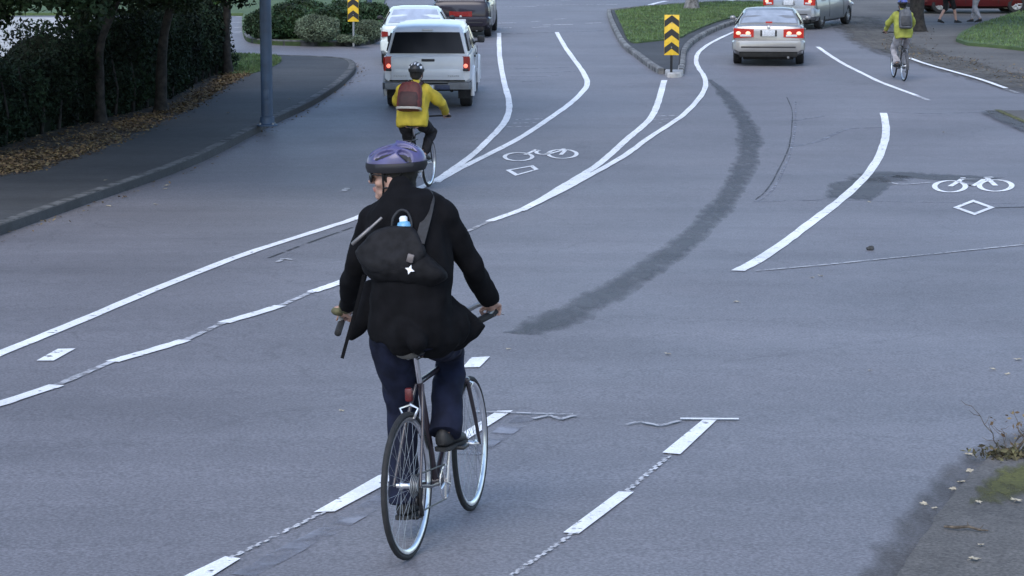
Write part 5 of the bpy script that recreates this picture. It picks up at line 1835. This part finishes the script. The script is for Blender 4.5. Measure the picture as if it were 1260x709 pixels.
# messenger bag slung across the coat's back, with its bottle, rod and loop
BAG = mat('black bag nylon', (.0075, .0075, .009), .8, .2, 25, .001, 200, spec=.15)
bag = thing('messenger_bag', 'black slouchy shoulder bag hanging across the back of the black coat', 'bag', fr)
outl = [(440, 312), (452, 296), (470, 287), (490, 281), (507, 284), (519, 302), (534, 318), (551, 338), (547, 347), (531, 353), (508, 352), (484, 350), (461, 346), (446, 332)]
ol = catmull([p for p in outl + [outl[0]]], 3)[:-1]
cx, cy = 493, 320
def bxb(y): return .165 - (y - 280) * .0009
bm = BM(); rings = []
for k, off in ((.80, .13), (.97, .09), (1.0, .045), (.96, .0), (.86, -.035), (.62, -.055), (.3, -.062)):
    rings.append([X(cx + (x - cx) * k, cy + (y - cy) * k, bxb(y) + off) for x, y in ol])
loft(bm, rings)
me = remesh(bm, .010, 3, .006, 11)
obj_me('bag_body', me, BAG, bag, 180)
fo = [(437, 310), (455, 290), (478, 279), (505, 280), (518, 298), (522, 314), (508, 330), (488, 338), (462, 336), (446, 326)]
fl = catmull([p for p in fo + [fo[0]]], 3)[:-1]
cx2, cy2 = 482, 309
bm = BM(); rings = []
for k, off in ((1.02, .02), (1.03, -.03), (.99, -.056), (.8, -.070), (.4, -.078)):
    rings.append([X(cx2 + (x - cx2) * k, cy2 + (y - cy2) * k, bxb(y) + off) for x, y in fl])
loft(bm, rings)
me = remesh(bm, .010, 3, .005, 13)
obj_me('flap', me, mat('bag flap nylon', (.010, .010, .012), .75, .2, 25, .001, 200, spec=.2), bag, 180)
def strap(pts, w, th, m, name, parent):
    bm = BM(); rings = []
    n = len(pts)
    for i in range(n):
        t = (pts[min(i + 1, n - 1)] - pts[max(i - 1, 0)]).normalized()
        s = t.cross(V((1, 0, 0))).normalized(); u = s.cross(t)
        rings.append([pts[i] + s * w / 2 + u * th / 2, pts[i] + s * w / 2 - u * th / 2, pts[i] - s * w / 2 - u * th / 2, pts[i] - s * w / 2 + u * th / 2])
    loft(bm, rings); return obj(name, bm, m, parent, 40)
SM = mat('grey black webbing', (.014, .015, .018), .7, .2, 60)
q = [X(*p) for p in catmull([(516, 300, .10), (522, 278, .165), (527, 258, .225), (529, 244, .29), (523, 238, .38), (505, 246, .46), (480, 290, .47)], 5)]
strap(q, .048, .006, SM, 'shoulder_strap', bag)
q = [X(*p) for p in catmull([(448, 338, .12), (440, 372, .14), (430, 408, .15), (421, 441, .15)], 4)]
strap(q, .016, .004, mat('black strap end', (.006, .006, .007), .9, .1, 60, spec=.1), 'loose_strap', bag)
bm = BM(); box(bm, X(505, 318, .045), (.014, .032, .040), eul(0, 0, 0) @ eul(18, 0, 0), .005); obj('buckle', bm, mat('dull grey buckle', (.16, .14, .14), .4, .1, 20, metal=.4), bag, 40)
bm = BM()
c = X(504, 332, .035)
vs8 = []
for k in range(8):
    a = 2 * math.pi * k / 8 + .35
    r = .023 if k % 2 == 0 else .010
    vs8.append((r * math.cos(a), r * math.sin(a)))
f_ = [bm.verts.new(c + V((0, y, z))) for y, z in vs8]; b_ = [bm.verts.new(c + V((.006, y, z))) for y, z in vs8]
bm.faces.new(f_); bm.faces.new(list(reversed(b_)))
for k in range(8): bm.faces.new((f_[k], b_[k], b_[(k + 1) % 8], f_[(k + 1) % 8]))
bmesh.ops.recalc_face_normals(bm, faces=bm.faces[:])
obj('emblem', bm, mat('white emblem', (.8, .8, .82), .5, .03, 20), bag, 30)
bm = BM(); tube(bm, [X(*p) for p in catmull([(482, 280, .14), (484, 268, .14), (492, 259, .16), (501, 261, .17), (506, 272, .16), (506, 283, .14)], 5)], .006, 8); obj('carry_loop', bm, SM, bag, 60)
bot = X(498, 287, .145); top = X(496, 266, .155)
m = fr @ Matrix.Translation(bot); bt = thing('water_bottle', 'pale blue bottle sticking up out of the top of the black shoulder bag', 'bottle', m)
ax = (top - bot); ln = ax.length
rot = V((0, 0, 1)).rotation_difference(ax.normalized()).to_matrix()
bm = BM(); lathe(bm, [(.001, -.06), (.032, -.06), (.034, ln * .45), (.028, ln * .62), (.016, ln * .7), (.001, ln * .7)], 18, 'z')
for v in bm.verts: v.co = rot @ v.co
obj('bottle_body', bm, mat('sky blue plastic', (.14, .36, .58), .35, .05, 20), bt, 50)
bm = BM(); lathe(bm, [(.001, ln * .68), (.019, ln * .68), (.019, ln * .92), (.012, ln * 1.0), (.001, ln * 1.0)], 14, 'z')
for v in bm.verts: v.co = rot @ v.co
obj('cap', bm, mat('white plastic', (.7, .74, .78), .4, .03, 20), bt, 50)
a_, b_ = X(433, 301, .09), X(470, 268, .13)
m = fr @ Matrix.Translation((a_ + b_) / 2)
bm = BM(); h = (b_ - a_) / 2
tube(bm, [-h * 1.0, -h * .97, h * .2, h * .22, h], [.006, .009, .009, .007, .007], 10)
o = obj('bicycle_pump', bm, mat('dull grey aluminium', (.19, .18, .18), .45, .1, 20, metal=.5), None, 50); o.matrix_world = m
tag(o, 'thin grey rod tucked slantwise into the top of the black shoulder bag', 'pump')

# --- generic upright rider on a bike
def rider_joints(lean, bar, sh_w, elbow_out, head_f=.06, head_up=.20, seat=1.0, torso=.50, twist=0.0):
    J = {}
    J['pelvis'] = V((.19, 0, seat))
    d = V((math.sin(lean), 0, math.cos(lean)))
    J['waist'] = J['pelvis'] + d * (torso * .36) + V((-.02, 0, 0)); J['chest'] = J['pelvis'] + d * (torso * .75); J['neck'] = J['pelvis'] + d * torso + V((.02, 0, .03))
    J['head'] = J['neck'] + V((head_f, 0, head_up * .72))
    for s, k in ((1, 'L'), (-1, 'R')):
        J['sh' + k] = J['pelvis'] + d * (torso * .90) + V((0, s * sh_w, 0))
        J['ha' + k] = V(bar[k])
        J['wr' + k] = J['ha' + k] + (J['sh' + k] - J['ha' + k]).normalized() * .07 + V((0, 0, .02))
        J['el' + k] = ik(J['sh' + k], J['wr' + k], .30, .27, (-.3, s * elbow_out, -.35))
    return J
def gen_coat(k=1.0, hem=-.09):
    return [(hem - .02, .20 * k, .150 * k, 0), (hem + .05, .21 * k, .158 * k, 0), (.3, .21 * k, .155 * k, 0), (1, .205 * k, .15 * k, 0), (1.6, .21 * k, .15 * k, 0), (2.2, .205 * k, .14 * k, 0), (2.5, .19 * k, .115 * k, 0), (2.75, .135, .09, 0), (2.95, .085, .075, 0)]

def backpack(label, fr, J, m, m2, band, w=.31, h=.42, dp=.17, zoff=0.0):
    d = (J['neck'] - J['pelvis']).normalized()
    n = V((-d.z, 0, d.x))           # backwards
    c = J['pelvis'].lerp(J['neck'], .60) + n * (.15 + dp / 2) + d * zoff
    rot = Matrix((n, V((0, 1, 0)).cross(n).cross(n) if False else V((0, -1, 0)), d)).transposed()
    t = thing('backpack', label, 'backpack', fr)
    bm = BM(); rings = []
    for z, kw, kd in ((-.5, .80, .62), (-.46, .94, .85), (-.2, 1.0, 1.0), (.15, .97, .95), (.36, .86, .8), (.46, .66, .62), (.5, .4, .4)):
        ring = []
        for k in range(20):
            a = 2 * math.pi * k / 20
            ca, sa = math.cos(a), math.sin(a)
            ring.append(c + n * (math.copysign(abs(ca) ** .6, ca) * dp / 2 * kd) + V((0, 1, 0)) * (math.copysign(abs(sa) ** .6, sa) * w / 2 * kw) + d * (z * h))
        rings.append(ring)
    loft(bm, rings)
    me = remesh(bm, .012, 2, .005, 12)
    obj_me('bag_body', me, m, t, 180)
    bm = BM(); rings = []
    for z, kw, kd in ((-.40, .70, .3), (-.36, .80, .5), (-.1, .82, .55), (.10, .74, .45), (.15, .6, .2)):
        rings.append([c + n * (dp * .36 + math.cos(a) * dp * .34 * kd) + V((0, math.copysign(abs(math.sin(a)) ** .6, math.sin(a)) * w / 2 * kw, 0)) + d * (z * h) for a in [2 * math.pi * k / 16 for k in range(16)]])
    loft(bm, rings); obj('front_pocket', bm, m2, t, 60)
    if band:
        bm = BM()
        ring = []
        rr = []
        for zz in (-.475, -.40):
            rr.append([c + n * (math.copysign(abs(math.cos(a)) ** .6, math.cos(a)) * (dp / 2 * 1.0 + .012)) + V((0, math.copysign(abs(math.sin(a)) ** .6, math.sin(a)) * (w / 2 * .98 + .008), 0)) + d * (zz * h) for a in [2 * math.pi * k / 24 for k in range(24)]])
        loft(bm, rr); obj('reflective_band', bm, band, t, 60)
    for s in (1, -1):
        q = catmull([tuple(c - n * dp * .35 + V((0, s * w * .28, 0)) + d * h * .42), tuple(J['sh' + ('L' if s > 0 else 'R')] + V((0, -s * .06, .095))), tuple(J['chest'] + V((.17, s * .12, .02))), tuple(J['waist'] + V((.15, s * .16, .0)))], 5)
        strap([V(p) for p in q], .05, .008, m2, 'shoulder_strap', t)
    bm = BM(); tube(bm, [c + d * h * .47 + V((0, .04, 0)), c + d * h * .56 + V((0, .02, 0)), c + d * h * .56 + V((0, -.02, 0)), c + d * h * .47 + V((0, -.04, 0))], .008, 6); obj('grab_handle', bm, m2, t, 60)
    return t

# --- cyclist in the yellow jacket behind the pickup
A = at(504, 239); fr = heading(A, 13, 1.0)
bar = {'L': (.80, .31, 1.02), 'R': (.78, -.33, 1.01)}
J = rider_joints(R(16), bar, .175, .9, torso=.47, seat=.98)
J = leg_joints(J, -70)
YEL = mat('yellow jacket', (.42, .32, .03), .65, .12, 7, .003, 30, spec=.3)
DARKT = mat('dark trousers', (.016, .015, .017), .9, .2, 12, .002, 100, spec=.2)
WHITEH = mat('white black helmet', (.5, .5, .52), .4, .1, 6, col2=(.03, .03, .035))
make_person('person in a bright yellow jacket with maroon backpack cycling behind the white pickup', fr, J, V((1, .05, -.05)), V((-.06, 0, 1)).normalized(),
    dict(vox=.010, cvox=.014, csm=4, fold=.022, foldscale=5.5, coat=gen_coat(1.03, -.06), coat_mat=YEL, leg_mat=DARKT, leg=1.0, wide=False, helmet=(mat('black helmet shell', (.02, .02, .022), .4, .1, 20), PLASTIC, mat('white helmet panel', (.6, .62, .65), .4, .05, 20)), bar_axis=V((0, 1, 0)), sleeve=1.14))
make_bike('dark bicycle under the cyclist in the yellow jacket', fr, BLACKM, (V(bar['L']), V(bar['R'])), tyre=.036, crank=-70, rack=True, seat_z=.93, spokes=24)
MAR = mat('maroon nylon', (.085, .011, .009), .6, .15, 16, .002, 100)
backpack('maroon backpack with pale reflective band on the yellow jacket', fr, J, MAR, mat('darker maroon nylon', (.035, .010, .010), .65, .15, 16), mat('silver reflective band', (.27, .25, .22), .4, .08, 30), w=.34, h=.40, dp=.17, zoff=-.02)

# --- far cyclist with the grey backpack
A = at(1112, 100); fr = heading(A, -3, 1.0)
bar = {'L': (.78, .29, 1.05), 'R': (.78, -.29, 1.05)}
J = rider_joints(R(14), bar, .175, .8, torso=.50, seat=1.02)
J = leg_joints(J, 170)
LIME = mat('lime yellow jacket', (.30, .32, .06), .7, .15, 6, .003, 30, spec=.3)
GREYT = mat('light grey trousers', (.32, .31, .33), .85, .12, 10, .002, 80, spec=.2)
make_person('person in lime yellow jacket and light grey trousers cycling away at upper right', fr, J, V((1, .2, -.05)), V((-.05, 0, 1)).normalized(),
    dict(vox=.012, cvox=.015, csm=4, fold=.020, foldscale=5.5, coat=gen_coat(.98, -.05), coat_mat=LIME, leg_mat=GREYT, leg=1.0, helmet=(mat('blue helmet shell', (.06, .08, .28), .4, .1, 20), PLASTIC, PLASTIC), bar_axis=V((0, 1, 0)), sleeve=1.05))
make_bike('black bicycle with mudguards under the far cyclist at upper right', fr, BLACKM, (V(bar['L']), V(bar['R'])), tyre=.036, steer=R(-2), crank=170, fender=mat('dark grey mudguard', (.05, .05, .055), .5, .1, 20), rack=True, seat_z=.97, spokes=24)
GB = mat('grey nylon', (.075, .08, .09), .65, .15, 16, .002, 100)
backpack('grey backpack worn over the lime yellow jacket', fr, J, GB, mat('dark grey nylon', (.03, .032, .036), .65, .15, 16), None, w=.30, h=.44, dp=.17)

# --- two people walking past the red car, upper bodies out of the frame
def walker(label, px, py, deg, swing, coatm, legm, cut):
    fr = heading(at(px, py, .05), deg, 1.0)
    fr.translation.z += .05
    J = {'pelvis': V((0, 0, .94)), 'waist': V((0, 0, 1.08)), 'chest': V((.01, 0, 1.28)), 'neck': V((.01, 0, 1.48)), 'head': V((.04, 0, 1.63))}
    for s, k in ((1, 'L'), (-1, 'R')):
        J['sh' + k] = V((.0, s * .18, 1.40)); J['el' + k] = V((-.05 + s * swing * .1, s * .235, 1.12)); J['wr' + k] = V((.05 + s * swing * .2, s * .24, .90)); J['ha' + k] = V((.07 + s * swing * .22, s * .235, .83))
        J['hip' + k] = V((0, s * .09, .92))
        fx_ = -s * swing
        J['an' + k] = V((fx_ * .28, s * .08, .10 + max(0, -fx_) * .05)); J['to' + k] = V((fx_ * .28 + .14, s * .09, .035))
        J['kn' + k] = ik(J['hip' + k], J['an' + k], .43, .42, (1, 0, 0))
    return make_person(label, fr, J, V((1, 0, 0)), V((0, 0, 1)), dict(vox=.013, cvox=.016, fold=.01, coat=gen_coat(.98, -.06), coat_mat=coatm, leg_mat=legm, cut=cut, wide=False, bar_axis=V((.2, 1, 0)), handfwd=V((.2, 0, -1))))
walker('person in dark shorts with bare calves walking in front of the red car', 1166, 29, 60, 1.0, mat('dark coat', (.02, .02, .025), .9, .2, 12), DARKT, .20)
walker('person in pale grey trousers walking at the far right beside the lawn', 1201, 28, -40, .8, mat('dark brown coat', (.04, .025, .02), .9, .2, 12), GREYT, .95)
# ------------------------------------------------------------------ camera, light, colour management
cam = bpy.data.cameras.new('camera')
cam.sensor_width = 36.0
cam.lens = 36.0 * FPX / PW
cam.clip_end = 900
cam.clip_start = .1
co = bpy.data.objects.new('camera', cam)
COL.objects.link(co)
co.location = CAM
co.rotation_euler = (math.pi / 2 - TH, 0, 0)
scene.camera = co

w = bpy.data.worlds.new('World'); scene.world = w
w.use_nodes = True
nt = w.node_tree
bg = nt.nodes['Background']
sky = nt.nodes.new('ShaderNodeTexSky')
sky.sky_type = 'NISHITA'; sky.sun_disc = False
SUN_EL, SUN_AZ = 48, 200     # degrees; azimuth clockwise from +Y (behind the camera, a little left)
sky.sun_elevation = R(SUN_EL); sky.sun_rotation = R(SUN_AZ)
sky.air_density = 1.0; sky.dust_density = 1.0; sky.ozone_density = 1.6
nt.links.new(sky.outputs['Color'], bg.inputs['Color'])
bg.inputs['Strength'].default_value = 0.13
sl = bpy.data.lights.new('sun', 'SUN')
sl.energy = 0.7; sl.angle = R(40); sl.color = (1, .95, .88)
so = bpy.data.objects.new('sun', sl); COL.objects.link(so)
d = V((math.sin(R(SUN_AZ)) * math.cos(R(SUN_EL)), math.cos(R(SUN_AZ)) * math.cos(R(SUN_EL)), math.sin(R(SUN_EL))))
so.rotation_euler = (-d).to_track_quat('-Z', 'Y').to_euler()
so.location = (0, 0, 30)
vs = scene.view_settings
vs.view_transform = 'Standard'; vs.look = 'None'; vs.gamma = 1; vs.use_curve_mapping = False
vs.exposure = 1.27
